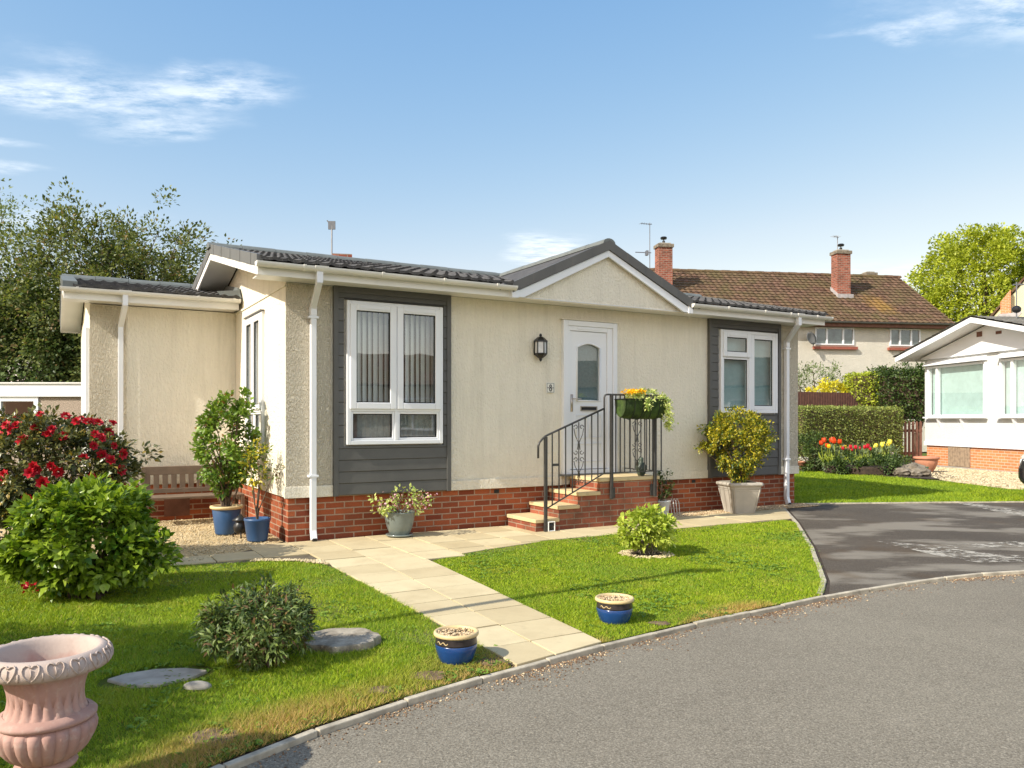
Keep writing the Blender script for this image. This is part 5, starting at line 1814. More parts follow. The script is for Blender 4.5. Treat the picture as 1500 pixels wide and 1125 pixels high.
# white pot beside steps
e = empty('white_pot_plant', W(5.25, -.14, .02), TH, 'small upright shrub in a white pot between the steps and the golden shrub', 'potted plant')
lathe_obj('pot', [(.075, 0), (.08, .01), (.10, .18), (.105, .185), (.105, .2), (.092, .2), (.09, .17)], M['upvc_warm'], e)
lathe_obj('soil', [(.0, .17), (.095, .172)], M['soil'], e)
o, C = crown('foliage', M['lf_deep'], e, 25, (0, 0, .42), (.12, .12, .20), 24, 22, .04, .024, .05, .4, retc=True)
stems('stem', M['bark'], e, (0, 0, .17), C[::4], .006, .003, 7, spread=.02)
m = MB()
for i in range(3):
    m.tube([(.13 + .05 * i, -.02, 0), (.12 + .05 * i, 0, .16), (.14 + .05 * i, .0, .22), (.17 + .05 * i, -.01, .17), (.18 + .05 * i, -.02, 0)], .004, 5)
o = m.build('wire_edging', M['upvc_warm'], None, loc=W(5.25, -.16, .02)); o.rotation_euler = (0, 0, TH)
tag(o, 'white wire hoops standing beside the small white pot', 'wire edging')

# square beige planter with golden shrub
e = empty('square_planter', W(6.42, -.46, .012), R(12), 'tall square beige stone-effect planter holding a golden-leaved shrub below the right window', 'planter')
def sq_ring(h_, z, ch=.16, dz=0):
    c_ = h_ * (1 - ch)
    return [(-c_, -h_, z), (c_, -h_, z), (h_, -c_, z), (h_, c_, z), (c_, h_, z), (-c_, h_, z), (-h_, c_, z), (-h_, -c_, z)]
def sq_lathe(m, rings):
    vs = []; fs = []
    for (h_, z) in rings: vs += sq_ring(h_, z)
    for i in range(len(rings) - 1):
        for k in range(8):
            k2 = (k + 1) % 8; fs.append((i * 8 + k, i * 8 + k2, (i + 1) * 8 + k2, (i + 1) * 8 + k))
    fs.append(tuple(range(8))[::-1]); fs.append(tuple((len(rings) - 1) * 8 + k for k in range(8)))
    m.add(vs, fs)
m = MB(); sq_lathe(m, [(.165, 0), (.168, .01), (.235, .33), (.24, .335), (.24, .352), (.248, .355), (.255, .395), (.245, .398)])
m.build('body', M['beige_stone'], e, bevel=.006)
m = MB(); sq_lathe(m, [(.25, .392), (.275, .40), (.283, .42), (.275, .445), (.25, .45), (.225, .45), (.22, .40)])
m.build('rim', M['beige_stone'], e, bevel=.008)
m = MB()
for s_ in (-1, 1):
    for q in (-1, 1):
        m.bar((s_ * .155, q * .168, .01), (s_ * .215, q * .242, .35), .016, .014); m.bar((q * .168, s_ * .155, .01), (q * .242, s_ * .215, .35), .014, .016)
m.build('corner_rib', M['beige_stone'], e)
m = MB(); m.box(-.2, .2, -.2, .2, .40, .42); m.build('soil', M['soil'], e)
def tearup(q, rng):
    # wide above the middle, narrow below
    k = 1.0 if q[2] > -.2 else max(.25, 1 + (q[2] + .2) * .9)
    return np.array([q[0] * k, q[1] * k, q[2]])
o, C = crown('foliage', M['lf_gold'], e, 26, (0, 0, 1.0), (.53, .48, .52), 240, 66, .040, .023, .075, .25, spiky=.12, shapefn=tearup, shell=.35, retc=True)
stems('stem', M['bark'], e, (0, 0, .41), C[::14], .012, .004, 8, spread=.04)

e.scale = (.93, .93, 1.0)

# hydrangea in a pebble ring
e = empty('lime_shrub', (1.345, 7.93, .004), 0, 'small lime green leafy shrub in a white pebble ring on the right lawn', 'shrub')
o, C = crown('foliage', M['lf_lime'], e, 27, (0, 0, .27), (.285, .25, .19), 90, 26, .058, .036, .055, .35, zcut=.13, retc=True)
stems('stem', M['bark_grey'], e, (0, 0, 0), C[::3], .006, .003, 9, spread=.07)
rg_ = np.random.default_rng(5); a = rg_.uniform(0, 6.28, 260); rr = rg_.uniform(.15, .26, 260)
stones('pebble_ring', M['pebble_pale'], e, 6, np.stack([rr * np.cos(a) * 1.05, rr * np.sin(a), np.full(260, .012)], 1), .016)
m = MB(); m.lathe([(.24, .0), (.2, .012), (0, .016)], 20); m.build('soil', M['soil'], e)

# ------------------------------------------------------------------ foreground shrubs
e = empty('laurel_shrub', (-3.2, 6.02, .004), 0, 'rounded bright green broad-leaved shrub on the left lawn in front of the camellia', 'shrub')
def wide(q, rng): 
    return np.array([q[0] * (1 + .08 * (q[2] < 0)), q[1], q[2]])
o, C = crown('foliage', M['lf_big'], e, 31, (-.06, 0, .46), (.50, .48, .40), 200, 60, .068, .044, .075, .45, shapefn=wide, shell=.5, spiky=.10, retc=True)
stems('stem', M['bark'], e, (0, 0, 0), C[::8], .012, .005, 10, spread=.12)
lo = crown('lower_sprays', M['lf_big'], e, 32, (.42, .0, .32), (.20, .2, .20), 22, 24, .066, .042, .07, .4)

e = empty('camellia_bush', (-4.16, 7.15, .004), 0, 'tall camellia bush covered in red flowers in front of the annexe wall', 'shrub')
o, C = crown('foliage', M['lf_camellia'], e, 33, (0, 0, .89), (.68, .58, .52), 300, 62, .056, .030, .095, .3, shell=.45, spiky=.18, retc=True)
stems('stem', M['bark_grey'], e, (0, 0, 0), C[::7], .018, .005, 11, spread=.10)
crown('lower_foliage', M['lf_camellia'], e, 34, (-.35, -.15, .45), (.55, .5, .38), 90, 40, .06, .034, .09, .3)
# blossoms
def blossom_mesh():
    rng = np.random.default_rng(51)
    P, D, Nn, L_, W_ = [], [], [], [], []
    for ring, (k, tilt, r) in enumerate(((7, .15, .010), (7, .7, .006), (5, 1.3, .002))):
        for i in range(k):
            a = 2 * math.pi * i / k + ring * .4
            P.append((r * math.cos(a), r * math.sin(a), .002 + ring * .004))
            D.append((math.cos(a) * math.cos(tilt), math.sin(a) * math.cos(tilt), math.sin(tilt)))
            Nn.append((-math.cos(a) * math.sin(tilt), -math.sin(a) * math.sin(tilt), math.cos(tilt)))
            L_.append(.036 - ring * .006); W_.append(.036 - ring * .005)
    return leaves_arr(np.array(P), np.array(D), np.array(Nn), np.array(L_), np.array(W_), fold=.16, droop=-.12)
V, F = blossom_mesh()
fl0 = flatmesh('flower', V, F, M['petal_red'], e)
rnd = random.Random(77)
first = True
cnt = 0
while cnt < 92:
    th_ = rnd.uniform(math.pi * .95, math.pi * 2.05) if rnd.random() < .8 else rnd.uniform(0, 6.28)
    ph = math.asin(rnd.uniform(-.55, .92))
    d_ = Vector((math.cos(th_) * math.cos(ph), math.sin(th_) * math.cos(ph), math.sin(ph)))
    k = rnd.uniform(.86, 1.10)
    pos = Vector((d_.x * .70 * k, d_.y * .60 * k, .90 + d_.z * .54 * k))
    if pos.z < .25: continue
    for j in range(rnd.choice((1, 1, 1, 2, 3))):
        if cnt >= 92: break
        o = fl0 if first else fl0.copy()
        if not first: col.objects.link(o); o.parent = e
        first = False
        o.location = pos + Vector((rnd.uniform(-.05, .05), rnd.uniform(-.05, .02), rnd.uniform(-.04, .04))) * (j > 0)
        nd = (d_ + Vector((rnd.uniform(-.4, .4), rnd.uniform(-.5, .1), rnd.uniform(-.3, .5)))).normalized()
        o.rotation_euler = nd.to_track_quat('Z', 'Y').to_euler()
        s_ = rnd.uniform(.8, 1.4); o.scale = (s_, s_, s_)
        cnt += 1

e = empty('dusky_shrub', (-1.395, 4.36, .004), 0, 'small dull green shrub with drooping leaves beside the tree stump', 'shrub')
o, C = crown('foliage', M['lf_dark'], e, 35, (0, 0, .22), (.285, .27, .21), 150, 50, .042, .013, .05, .15, shell=.3, droop=.35, spiky=.15, retc=True)
stems('stem', M['bark'], e, (0, 0, 0), C[::5], .005, .002, 12, spread=.1)
e = empty('fallen_camellia_spray', (-3.68, 6.1, .02), 0, 'fallen spray of dark red camellia petals on the grass left of the bright shrub', 'fallen flowers')
rng = np.random.default_rng(61); n = 26
V, F = leaves_arr(np.stack([rng.normal(size=n) * .05, rng.normal(size=n) * .03, rng.uniform(.02, .07, n)], 1), rng.normal(size=(n, 3)), rng.normal(size=(n, 3)) + np.array([0, 0, 1]), rng.uniform(.03, .045, n), rng.uniform(.025, .04, n))
flatmesh('petals', V, F, M['petal_red'], e)

# ------------------------------------------------------------------ stump, sunk slab, stone
def stumpmat():
    m, N, L, bs = newmat('weathered_cut_wood')
    v = objco(N)
    n1 = noise(N, L, v, 9, 6, .65); n2 = noise(N, L, v, 60, 4, .6)
    cc = mixc(N, L, mapr(N, L, n1, .38, .62, 0, 1), (.17, .14, .10), (.40, .35, .27))
    cc = mixc(N, L, mapr(N, L, n2, .55, .75, 0, .5), cc, (.10, .085, .07))
    L.new(cc, bs.inputs['Base Color']); bs.inputs['Roughness'].default_value = .9
    bump(N, L, n2, .7, .006, bs)
    return m
m = MB(); rnd = random.Random(8)
ns = 48
offs = [1 + .05 * math.sin(k * .9) + rnd.uniform(-.03, .03) for k in range(ns)]
prof = [(.228, -.02), (.226, .040), (.222, .048), (.216, .0485), (.13, .049), (.06, .0495), (0, .0495)]
m.lathe(prof, ns, rib=lambda i, a: offs[int(round(a / (2 * math.pi) * ns)) % ns] if i < 3 else 1 + (offs[int(round(a / (2 * math.pi) * ns)) % ns] - 1) * .6, sy=.93)
o = m.build('tree_stump', stumpmat(), None, smooth=False, loc=(-1.03, 4.76, .004))
tag(o, 'low grey weathered round tree stump set in the left lawn', 'tree stump')
m = MB()
pts = [(-.23, -.02), (-.18, .07), (-.05, .15), (.10, .17), (.24, .13), (.20, .02), (.08, -.10), (-.06, -.12)]
m.prism(pts, 'z', -.02, .012)
o = m.build('sunken_slab', M['concrete'], None, loc=(-1.86, 4.10, .008), bevel=.01); tag(o, 'grey pebbly slab sunk in the shaded grass near the pink urn', 'slab')
m = MB(); m.sphere((0, 0, 0), .075, .035, .03, 14, 8)
o = m.build('flat_stone', M['concrete'], None, smooth=True, loc=(-1.585, 3.99, .008)); tag(o, 'small flat pale stone in the grass between slab and dusky shrub', 'stone')

# ------------------------------------------------------------------ pink urn
ur = empty('garden_urn', (-1.635, 2.78, .0), R(8), 'weathered pink fluted garden urn with moulded rim on the left lawn', 'urn')
NR = 22
def rib_neck(i, a):
    k = (0, 1, 1, 1, 1, 1, .85, .6, .35, .15, 0)[i]
    return 1 - .075 * k * (1 - abs(math.cos(a * NR / 2)) ** .8)
m = MB()
m.lathe([(.140, .333), (.135, .345), (.130, .36), (.127, .38), (.127, .40), (.130, .42), (.136, .44), (.144, .458), (.155, .474), (.17, .487), (.19, .494)], NR * 8, rib=rib_neck, cap=False)
m.build('fluted_neck', M['pink_clay'], ur, smooth=True)
m = MB()
def rib_belly(i, a):
    return 1 + (.085 * abs(math.cos(a * NR / 2)) ** .6 - .065) * (0, .5, 1, 1, 1, 1, 1, .9, .6, 0)[i]
m.lathe([(.086, .165), (.100, .172), (.124, .188), (.144, .210), (.159, .236), (.168, .262), (.170, .282), (.164, .294), (.155, .300), (.148, .303)], NR * 8, rib=rib_belly, cap=False)
m.build('ribbed_belly', M['pink_clay'], ur, smooth=True)
m = MB(); m.lathe([(.148, .300), (.160, .303), (.170, .311), (.171, .320), (.160, .330), (.140, .337)], 96, cap=False); m.build('moulded_shoulder', M['pink_clay'], ur, smooth=True)
m = MB()
m.lathe([(.125, 0), (.128, .02), (.12, .028), (.10, .036), (.075, .06), (.066, .09), (.066, .115), (.078, .132), (.100, .140), (.106, .149), (.102, .158), (.09, .163), (.086, .168)], 72)
m.build('foot', M['pink_clay'], ur, smooth=True)
m = MB()
m.lathe([(.168, .484), (.196, .482), (.212, .489), (.221, .503), (.222, .518), (.215, .534), (.203, .546), (.190, .552), (.180, .552), (.171, .546), (.163, .53), (.152, .50), (.142, .46), (.128, .42), (.12, .37), (.0, .365)], 96,
        rib=lambda i, a: 1 + .004 * math.sin(a * 20) * (1 < i < 7), cap=False)
rim = m.build('rolled_rim', M['pink_clay'], ur, smooth=True)
m = MB()
def rp_(a, u_):  # u: 0 bottom .. 1 top of the outer roll
    t = -.75 + 1.85 * u_
    r_ = .191 + .0325 * math.cos(t); z_ = .517 + .035 * math.sin(t)
    return (r_ * math.cos(a), r_ * math.sin(a), z_)
for k in range(18):
    a0 = 2 * math.pi * k / 18
    for sg in (-1, 1):     # heart-shaped leaf: two lobes meeting in a point at the foot
        pts = [rp_(a0 + sg * da, uu) for da, uu in ((0, .80), (.035, .93), (.085, .96), (.12, .82), (.125, .62), (.10, .40), (.055, .20), (0, .03))]
        m.tube(pts, .0034, 5)
    m.tube([rp_(a0, .70), rp_(a0 + .01, .45), rp_(a0, .25)], .0026, 5)
    m.tube([rp_(a0 + .165, .05), rp_(a0 + .175, .3), rp_(a0 + .172, .5)], .003, 5)
m.build('leaf_moulding', M['pink_clay'], ur, smooth=True)

ur.scale = (.94, .94, 1.0)

# ------------------------------------------------------------------ things just outside the picture that shade the lawn
e = empty('boundary_hedge', (-4.75, 2.7, 0), 0, 'clipped green hedge block beside the lawn left of the pink urn', 'hedge')
boxleaves('foliage', M['lf_hedge'], e, 71, -1.2, 1.2, -.95, .95, .05, 1.95, 26000, .05, .028, .03, bumps=.04)
m = MB(); m.box(-1.1, 1.1, -.85, .85, 0, 1.85); m.build('inner_growth', M['bark'], e)
e = empty('lamp_post', (-3.32, 3.56, 0), 0, 'slim grey street lamp post beside the boundary hedge', 'lamp post')
m = MB(); m.tube([(0, 0, 0), (0, 0, .8), (0, 0, .82), (0, 0, 4.5)], [.06, .06, .042, .036], 12); m.build('column', M['verge'], e, smooth=True)
m = MB(); m.box(-.05, .28, -.06, .06, 4.45, 4.56); m.build('lamp_head', M['verge'], e, bevel=.02)


# ------------------------------------------------------------------ neighbouring white park home
DX = math.atan2(-.992, .128)
wh = empty('white_park_home', (12.67, 24.3, 0), DX, 'white park home with gable end, bay windows and orange brick plinth at right', 'bungalow')
m = MB()
ops = [(.22, 2.60, 1.49, 2.95), (3.20, 5.50, 1.49, 2.95)]
wall_open(m, 0, 5.72, .64, 3.22, 0, .15, ops)
m.box(0, .15, .15, 11, .64, 3.22); m.box(5.57, 5.72, .15, 11, .64, 3.22); m.box(.15, 5.57, 10.85, 11, .64, 3.22)
m.build('wall', M['white_wall'], wh)
m = MB(); m.prism([(-.05, 3.20), (5.77, 3.20), (5.77, 3.25), (2.86, 3.98), (-.05, 3.25)], 'y', -.10, .05); m.build('gable_panel', M['upvc'], wh)
m = MB(); m.box(.04, 5.68, .04, 10.9, -.1, .645); m.build('brick_plinth', M['brick_orange'], wh)
m = MB(); m.box(-.02, 5.74, -.025, -.001, .60, .72); m.build('skirt_board', M['upvc'], wh)
m = MB()
for i in range(9): m.box(1.04 + i * .102, 1.04 + i * .102 + .092, .005, .039, .03, .60)
m.build('plinth_hatch', M['oldwood'], wh)
for (x0, x1, xm) in ((.22, 2.60, .62), (3.20, 5.50, 3.6)):
    f = MB(); frame_rect(f, x0 - .03, x1 + .03, 1.46, 2.98, .06, -.07, .06); f.box(xm - .03, xm + .04, -.069, .05, 1.52, 2.92)
    wo = f.build('window', M['upvc'], wh, bevel=.005)
    f = MB(); f.box(x0 - .1, x1 + .1, -.16, -.072, 1.42, 1.46); f.build('sill', M['upvc'], wo)
    f = MB(); pane(f, x0 + .03, x1 - .03, 1.52, 2.92, -.02); f.build('pane', M['glass_soft'], wo)
    f = MB(); f.box(x0 + .02, x1 - .02, .10, .11, 1.5, 2.94); f.build('blind', M['frost_light'], wo)
    for bx in (x0 + .5, x0 + 1.5):
        f = MB(); f.prism([(-.001, 1.10), (-.001, 1.42), (-.14, 1.42), (-.11, 1.36)], 'x', bx - .03, bx + .03)
        f.build('sill_bracket', M['upvc'], wo)
    f = MB(); f.prism([(-.072, 3.0), (-.20, 3.0), (-.20, 3.03), (-.001, 3.15), (-.001, 3.0)], 'x', x0 - .06, x1 + .06); f.build('window_hood', M['upvc'], wo)
m = MB()
m.prism([(-.50, 3.17), (2.86, 4.0), (6.22, 3.17), (6.22, 3.31), (2.86, 4.14), (-.50, 3.31)], 'y', -.66, -.62); m.build('barge_board', M['upvc'], wh)
m = MB()
m.prism([(-.48, 3.19), (2.86, 4.02), (6.20, 3.19), (6.20, 3.22), (2.86, 4.05), (-.48, 3.22)], 'y', -.619, 11.3); m.build('soffit', M['upvc_warm'], wh)
wang = math.atan2(.83, 3.36)
for fl_ in (0, 1):
    T = Matrix.Translation((-.55 if not fl_ else 6.27, 0, 3.33)) @ Matrix.Rotation(R(-90) if not fl_ else R(90), 4, 'Z') @ Matrix.Rotation(wang, 4, 'X')
    L0, L1 = (-11.4, .70) if not fl_ else (-.70, 11.4)
    tiled('roof_tiles', T, L0, L1, 3.52, M['rooffelt'], wh, pitch=.3, roll=.012, npr=6)

m = MB(); m.box(2.38, 2.58, -.115, -.101, 3.66, 3.80); m.box(3.10, 3.30, -.115, -.101, 3.66, 3.74); m.build('gable_vent', M['fence'], wh)
m = MB(); m.box(5.60, 5.66, -.06, -.001, .7, 3.1); m.build('downpipe', M['upvc'], wh)


def yagi(name, loc, rz, h0, boom, n, label, plate=False):
    e = empty(name, loc, rz, label, 'aerial')
    m = MB(); m.tube([(0, 0, 0), (0, 0, h0)], .018, 6); m.build('mast', M['aerial'], e)
    m = MB(); m.tube([(-boom, 0, h0 - .06), (.1, 0, h0 - .06)], .014, 5)
    for i in range(n):
        x = -boom + boom * i / max(1, n - 1)
        m.tube([(x, -.16, h0 - .06), (x, .16, h0 - .06)], .007, 4)
    if plate: m.box(-.02, .02, -.17, .17, h0 - .2, h0 + .16)
    m.build('aerial_array', M['aerial'], e)
    return e


ya = yagi('roof_aerial', (13.38, 21.0, 4.02), R(185), 1.0, .75, 7, 'tall aerial with grey bracket on the ridge of the white park home')
m = MB(); m.sphere((0, 0, .28), .12, .10, .10); m.build('junction_box', M['black'], ya)
for c_ in (): pass

# ------------------------------------------------------------------ two-storey house behind
H2 = math.atan2(.154, .988)
h2 = empty('two_storey_house', (18.76, 34.0, 0), H2, 'long two-storey rendered house with mossy brown tiled roof and brick chimneys', 'house')
m = MB(); m.box(-17, .0, .35, 7.4, 0, 5.55); m.prism([(.35, 5.5), (7.4, 5.5), (3.9, 7.95)], 'x', -.2, .0); m.build('wall', M['pale_wall'], h2)
hang = math.atan2(8.22 - 5.5, 3.9)
tiled('roof_tiles', slopeT(0, 0, 5.5, hang), -17.2, .28, 3.9 / math.cos(hang), M['oldtile'], h2, pitch=.26, course=.27, roll=.03, lift=.035, shape='s', npr=4)
tiled('roof_tiles', slopeT(0, 7.8, 5.5, hang, True), -.28, 17.2, 3.9 / math.cos(hang), M['oldtile'], h2, pitch=.26, course=.3, roll=.03, lift=.035, shape='s', npr=3)
m = MB()
for i in range(43):
    x0 = -17.2 + i * .41
    prof = [(3.9 + .14 * math.cos(t), 8.16 + (.13 + .01 * (i % 2)) * math.sin(t)) for t in [math.pi * k / 6 for k in range(7)]]
    m.prism(prof, 'x', x0, x0 + .40)
m.build('ridge_tiles', M['oldtile'], h2)
m = MB(); m.box(-17.2, .28, .02, .06, 5.30, 5.46); m.box(-17.2, .28, .061, .349, 5.31, 5.34); m.build('eaves_board', M['fence'], h2)
m = MB(); gutter(m, -17.2, .33, -.05, 5.50, .07); m.build('gutter', M['verge'], h2)
for (x0, x1, ms) in ((-6.0, -4.22, (.30, .72)), (-2.55, -1.12, (.33, .70)), (-10.5, -8.8, (.33, .66))):
    f = MB(); frame_rect(f, x0, x1, 4.55, 5.29, .055, .30, .40)
    for q in ms:
        xx = x0 + (x1 - x0) * q; f.box(xx - .035, xx + .035, .302, .40, 4.60, 5.24)
    wo = f.build('window', M['upvc'], h2)
    f = MB(); pane(f, x0 + .05, x1 - .05, 4.59, 5.25, .340); f.build('pane', M['glass_soft'], wo)
    f = MB(); f.box(x0 + .05, x1 - .05, .3465, .3495, 4.6, 5.24); f.build('curtain', M['dim_curtain'], wo)
    f = MB(); f.box(x0 - .10, x1 + .12, .22, .349, 4.36, 4.48); f.build('sill', M['sill_red'], wo)
for (x0, x1, yb0, top, lb) in ((-12.3, -11.68, 1.95, 9.0, 0), (-4.0, -3.36, 1.95, 8.98, 1), (-.85, -.35, 4.6, 8.58, 2)):
    m = MB(); m.box(x0, x1, yb0, yb0 + .5, 6.3, top - .18); ch = m.build('chimney', M['brick_chim'], h2)
    m = MB(); m.box(x0 - .05, x1 + .05, yb0 - .05, yb0 + .55, top - .18, top - .04); m.build('chimney_cap', M['rock'], ch)
    m = MB(); m.box(x0 + .05, x1 - .05, yb0 + .05, yb0 + .45, top - .04, top + .02); m.build('flaunching', M['concrete'], ch)
    if lb < 2:
        zr = 5.5 + yb0 * math.tan(hang)
        m = MB(); m.box(x0 - .06, x1 + .06, yb0 - .14, yb0 - .02, zr - .12, zr + .12); m.prism([(yb0 - .1, zr - .1), (yb0 - .1, zr + .12), (yb0 + .5, zr + .53), (yb0 + .5, zr + .24)], 'x', x0 - .05, x0 - .01); m.build('lead_flashing', M['lead'], ch)
        xc = (x0 + x1) / 2
        m = MB(); m.lathe([(.06, 0), (.06, .14), (.02, .14), (.02, .2), (.13, .21), (.15, .27), (.11, .31), (0, .32)], 10, c=(xc, yb0 + .25, top)); m.build('cowl', M['black'], ch)
def H2W(x, y, z):
    c_, s_ = math.cos(H2), math.sin(H2)
    return (18.76 + x * c_ - y * s_, 34 + x * s_ + y * c_, z)
yagi('roof_aerial', H2W(-12.48, 2.6, 7.9), R(20), 2.1, .45, 5, 'thin aerial mast strapped beside the left chimney of the two-storey house')
e_ = empty('roof_aerial', H2W(-12.55, 2.5, 8.55), R(10), 'horizontal aerial boom pointing left from the left brick chimney', 'aerial')
m = MB(); m.tube([(-.62, 0, .12), (.1, 0, .12)], .02, 5); m.box(-.15, -.05, -.1, .1, .0, .2); m.build('boom', M['aerial'], e_)
yagi('roof_aerial', H2W(-3.6, 2.6, 8.9), R(40), .85, .35, 4, 'small aerial above the right chimney of the two-storey house')
ds = empty('satellite_dish', H2W(-6.35, .33, 4.72), H2, 'grey satellite dish on the rendered house wall left of its window', 'satellite dish')
m = MB(Matrix.Rotation(R(20), 4, 'Z') @ Matrix.Rotation(R(75), 4, 'X')); m.lathe([(0, 0), (.1, .01), (.2, .04), (.28, .08), (.285, .085), (.2, .05), (.1, .02), (0, .012)], 20)
o_ = m.build('dish', M['verge'], ds, smooth=True); o_.location = (0, -.22, .05)
m = MB(); m.tube([(0, -.2, .0), (.22, -.12, -.2), (.25, 0, -.25)], .02, 6); m.tube([(0, -.2, -.1), (.15, -.5, -.12)], .012, 5); m.build('bracket', M['aerial'], ds)

# yellow gable house at the far right
yh_ = empty('gable_house', (22.3, 37, 0), R(-34), 'pale yellow gable house wall with steep verge at the right edge', 'house')
m = MB(); m.prism([(0, 0), (9.6, 0), (9.6, 6.0), (4.8, 12.1), (0, 6.0)], 'y', 0, 8); m.build('wall', M['yellow_wall'], yh_)
m = MB(); m.prism([(-.25, 5.75), (4.8, 12.15), (4.8, 12.27), (-.30, 5.82)], 'y', -.10, 8.1); m.prism([(9.85, 5.75), (4.8, 12.15), (4.8, 12.27), (9.9, 5.82)], 'y', -.10, 8.1); m.build('roof', M['oldtile'], yh_)
m = MB(); m.prism([(.46, 6.25), (.86, 6.25), (.86, 7.35), (.46, 6.80)], 'y', -.40, -.02); ch = m.build('chimney', M['brick_orange'], yh_)
m = MB(); m.prism([(.0, 5.6), (.40, 6.24), (.90, 6.24), (1.25, 6.35), (1.3, 6.2), (.9, 5.8)], 'y', -.60, -.43); m.build('lead_flashing', M['lead'], ch)

# bungalow behind, only its chimney and aerial show
rb = empty('rear_bungalow', (-2.5, 20.5, 0), R(12), 'low bungalow behind, only its stubby brick chimney showing over the ridge', 'bungalow')
m = MB(); m.box(-4, 4, -2.5, 2.5, 0, 2.6); m.prism([(-2.5, 2.6), (2.5, 2.6), (0, 4.3)], 'x', -4, 4); m.build('wall', M['pale_wall'], rb)
m = MB(); m.prism([(-2.9, 2.5), (0, 4.5), (0, 4.62), (-3.0, 2.6)], 'x', -4.3, 4.3); m.prism([(2.9, 2.5), (0, 4.5), (0, 4.62), (3.0, 2.6)], 'x', -4.3, 4.3); m.build('roof', M['oldtile'], rb)
m = MB(); m.box(-2.05, -1.65, -.25, .25, 4.2, 5.52); m.box(-2.09, -1.61, -.29, .29, 5.42, 5.53); m.build('chimney', M['brick_chim'], rb)
e = empty('pole_aerial', (-4.62, 20.3, 3.8), 0, 'thin striped aerial pole with a square plate above the left roof ridge', 'aerial')
m = MB(); m.tube([(0, 0, 0), (0, 0, 2.55)], .022, 6); m.build('mast', M['aerial'], e)
m = MB(); m.box(-.09, .09, -.02, .02, 2.45, 2.66); m.bar((-.12, 0, 2.68), (.02, 0, 2.5), .03, .03); m.build('aerial_plate', M['flag_grey'], e)

# ------------------------------------------------------------------ garage at left
ga = empty('garage', (-8.62, 16.0, 0), 0, 'flat-roofed pebbledash garage with white fascia and window at left', 'garage')
m = MB(); wall_open(m, -6, 0, 0, 1.86, 0, .15, [(-1.70, -1.02, .9, 1.80)]); m.box(-6, -5.85, .15, 5, 0, 1.86); m.box(-.15, 0, .15, 5, 0, 1.86); m.box(-5.85, -.15, 4.85, 5, 0, 1.86)
m.build('wall', M['pebbledash'], ga)
m = MB(); m.box(-6.1, .04, -.06, -.02, 1.83, 2.09); m.box(.005, .045, -.02, 5.1, 1.83, 2.09); m.build('fascia', M['upvc'], ga, bevel=.004)
m = MB(); m.box(-6.1, .0, -.019, 5.1, 1.90, 2.06); m.box(-6.12, .065, -.09, 5.12, 2.0915, 2.12); m.build('roof', M['upvc_warm'], ga)
m = MB(); frame_rect(m, -1.78, -.94, .82, 1.829, .09, -.03, .05); wo = m.build('window', M['upvc'], ga)
m = MB(); pane(m, -1.70, -1.02, .9, 1.75, .0); m.build('pane', M['glass_dark'], wo)
room(-1.7, -1.02, .9, 1.8, .16, .8, M['dark_room'], wo)


# ------------------------------------------------------------------ trees
def tree(name, loc, label, cat, mat, bark, seed, cz, rad, nclus, nper, L_, W_, cr, shell=.5, spiky=.15, trunk=.25, group=None, nb=26, zcut=None, multi=1, shapefn=None):
    e = empty(name, loc, 0, label, cat, group)
    o, C = crown('crown', mat, e, seed, (0, 0, cz), rad, nclus, nper, L_, W_, cr, .3, spiky=spiky, shell=shell, zcut=zcut, shapefn=shapefn, retc=True)
    rnd = random.Random(seed)
    m = MB()
    fork = cz - rad[2] * .75
    for k in range(multi):
        ax = rnd.uniform(-.3, .3) * (multi > 1) * 3; ay = rnd.uniform(-.2, .2) * (multi > 1) * 3
        m.tube([(ax * .2, ay * .2, 0), (ax * .4 + trunk * .2, ay * .4, fork * .5), (ax, ay, fork), (ax * 1.3, ay * 1.3, cz)], [trunk * 1.25, trunk, trunk * .8, trunk * .4], 9)
    m.build('trunk', bark, e, smooth=True)
    sel = C[np.linspace(0, len(C) - 1, nb).astype(int)]
    stems('limbs', bark, e, (0, 0, fork * .8), sel, trunk * .32, trunk * .05, seed, 6, spread=trunk * .5)
    return e


tree('hedgerow_tree', (-9.75, 19.5, 0), 'loose olive green tree behind the garage and annexe roof', 'tree', M['lf_tree'], M['bark_grey'], 81, 3.7, (2.9, 2.2, 2.75), 700, 125, .095, .055, .36, shell=.2, spiky=.34, trunk=.16, multi=4, nb=60)
tree('background_tree', (-16.2, 24, 0), 'paler taller thin-leaved tree at the left edge of the picture', 'tree', M['lf_grey'], M['bark_grey'], 82, 5.7, (2.7, 2.2, 2.9), 210, 40, .12, .06, .42, shell=.3, spiky=.35, trunk=.18, multi=3, nb=70)
tree('understorey_tree', (-12.4, 18.6, 0), 'dense dark foliage of a low tree directly above the garage roof', 'tree', M['lf_tree_dark'], M['bark'], 83, 2.6, (3.6, 1.3, 2.2), 420, 110, .11, .07, .5, shell=.3, trunk=.2, multi=3)
tree('understorey_tree', (-7.5, 22.5, 0), 'dark dense low tree behind the annexe roof ridge', 'tree', M['lf_tree_dark'], M['bark'], 84, 2.9, (2.8, 1.6, 2.5), 320, 100, .11, .07, .5, shell=.3, trunk=.2, multi=3)
tree('oak_tree', (30.6, 51, 0), 'big fresh yellow-green oak behind the house and white park home', 'tree', M['lf_oak'], M['bark'], 85, 8.5, (5.0, 4.2, 5.1), 640, 120, .19, .14, .56, shell=.55, spiky=.05, trunk=.4, nb=40)

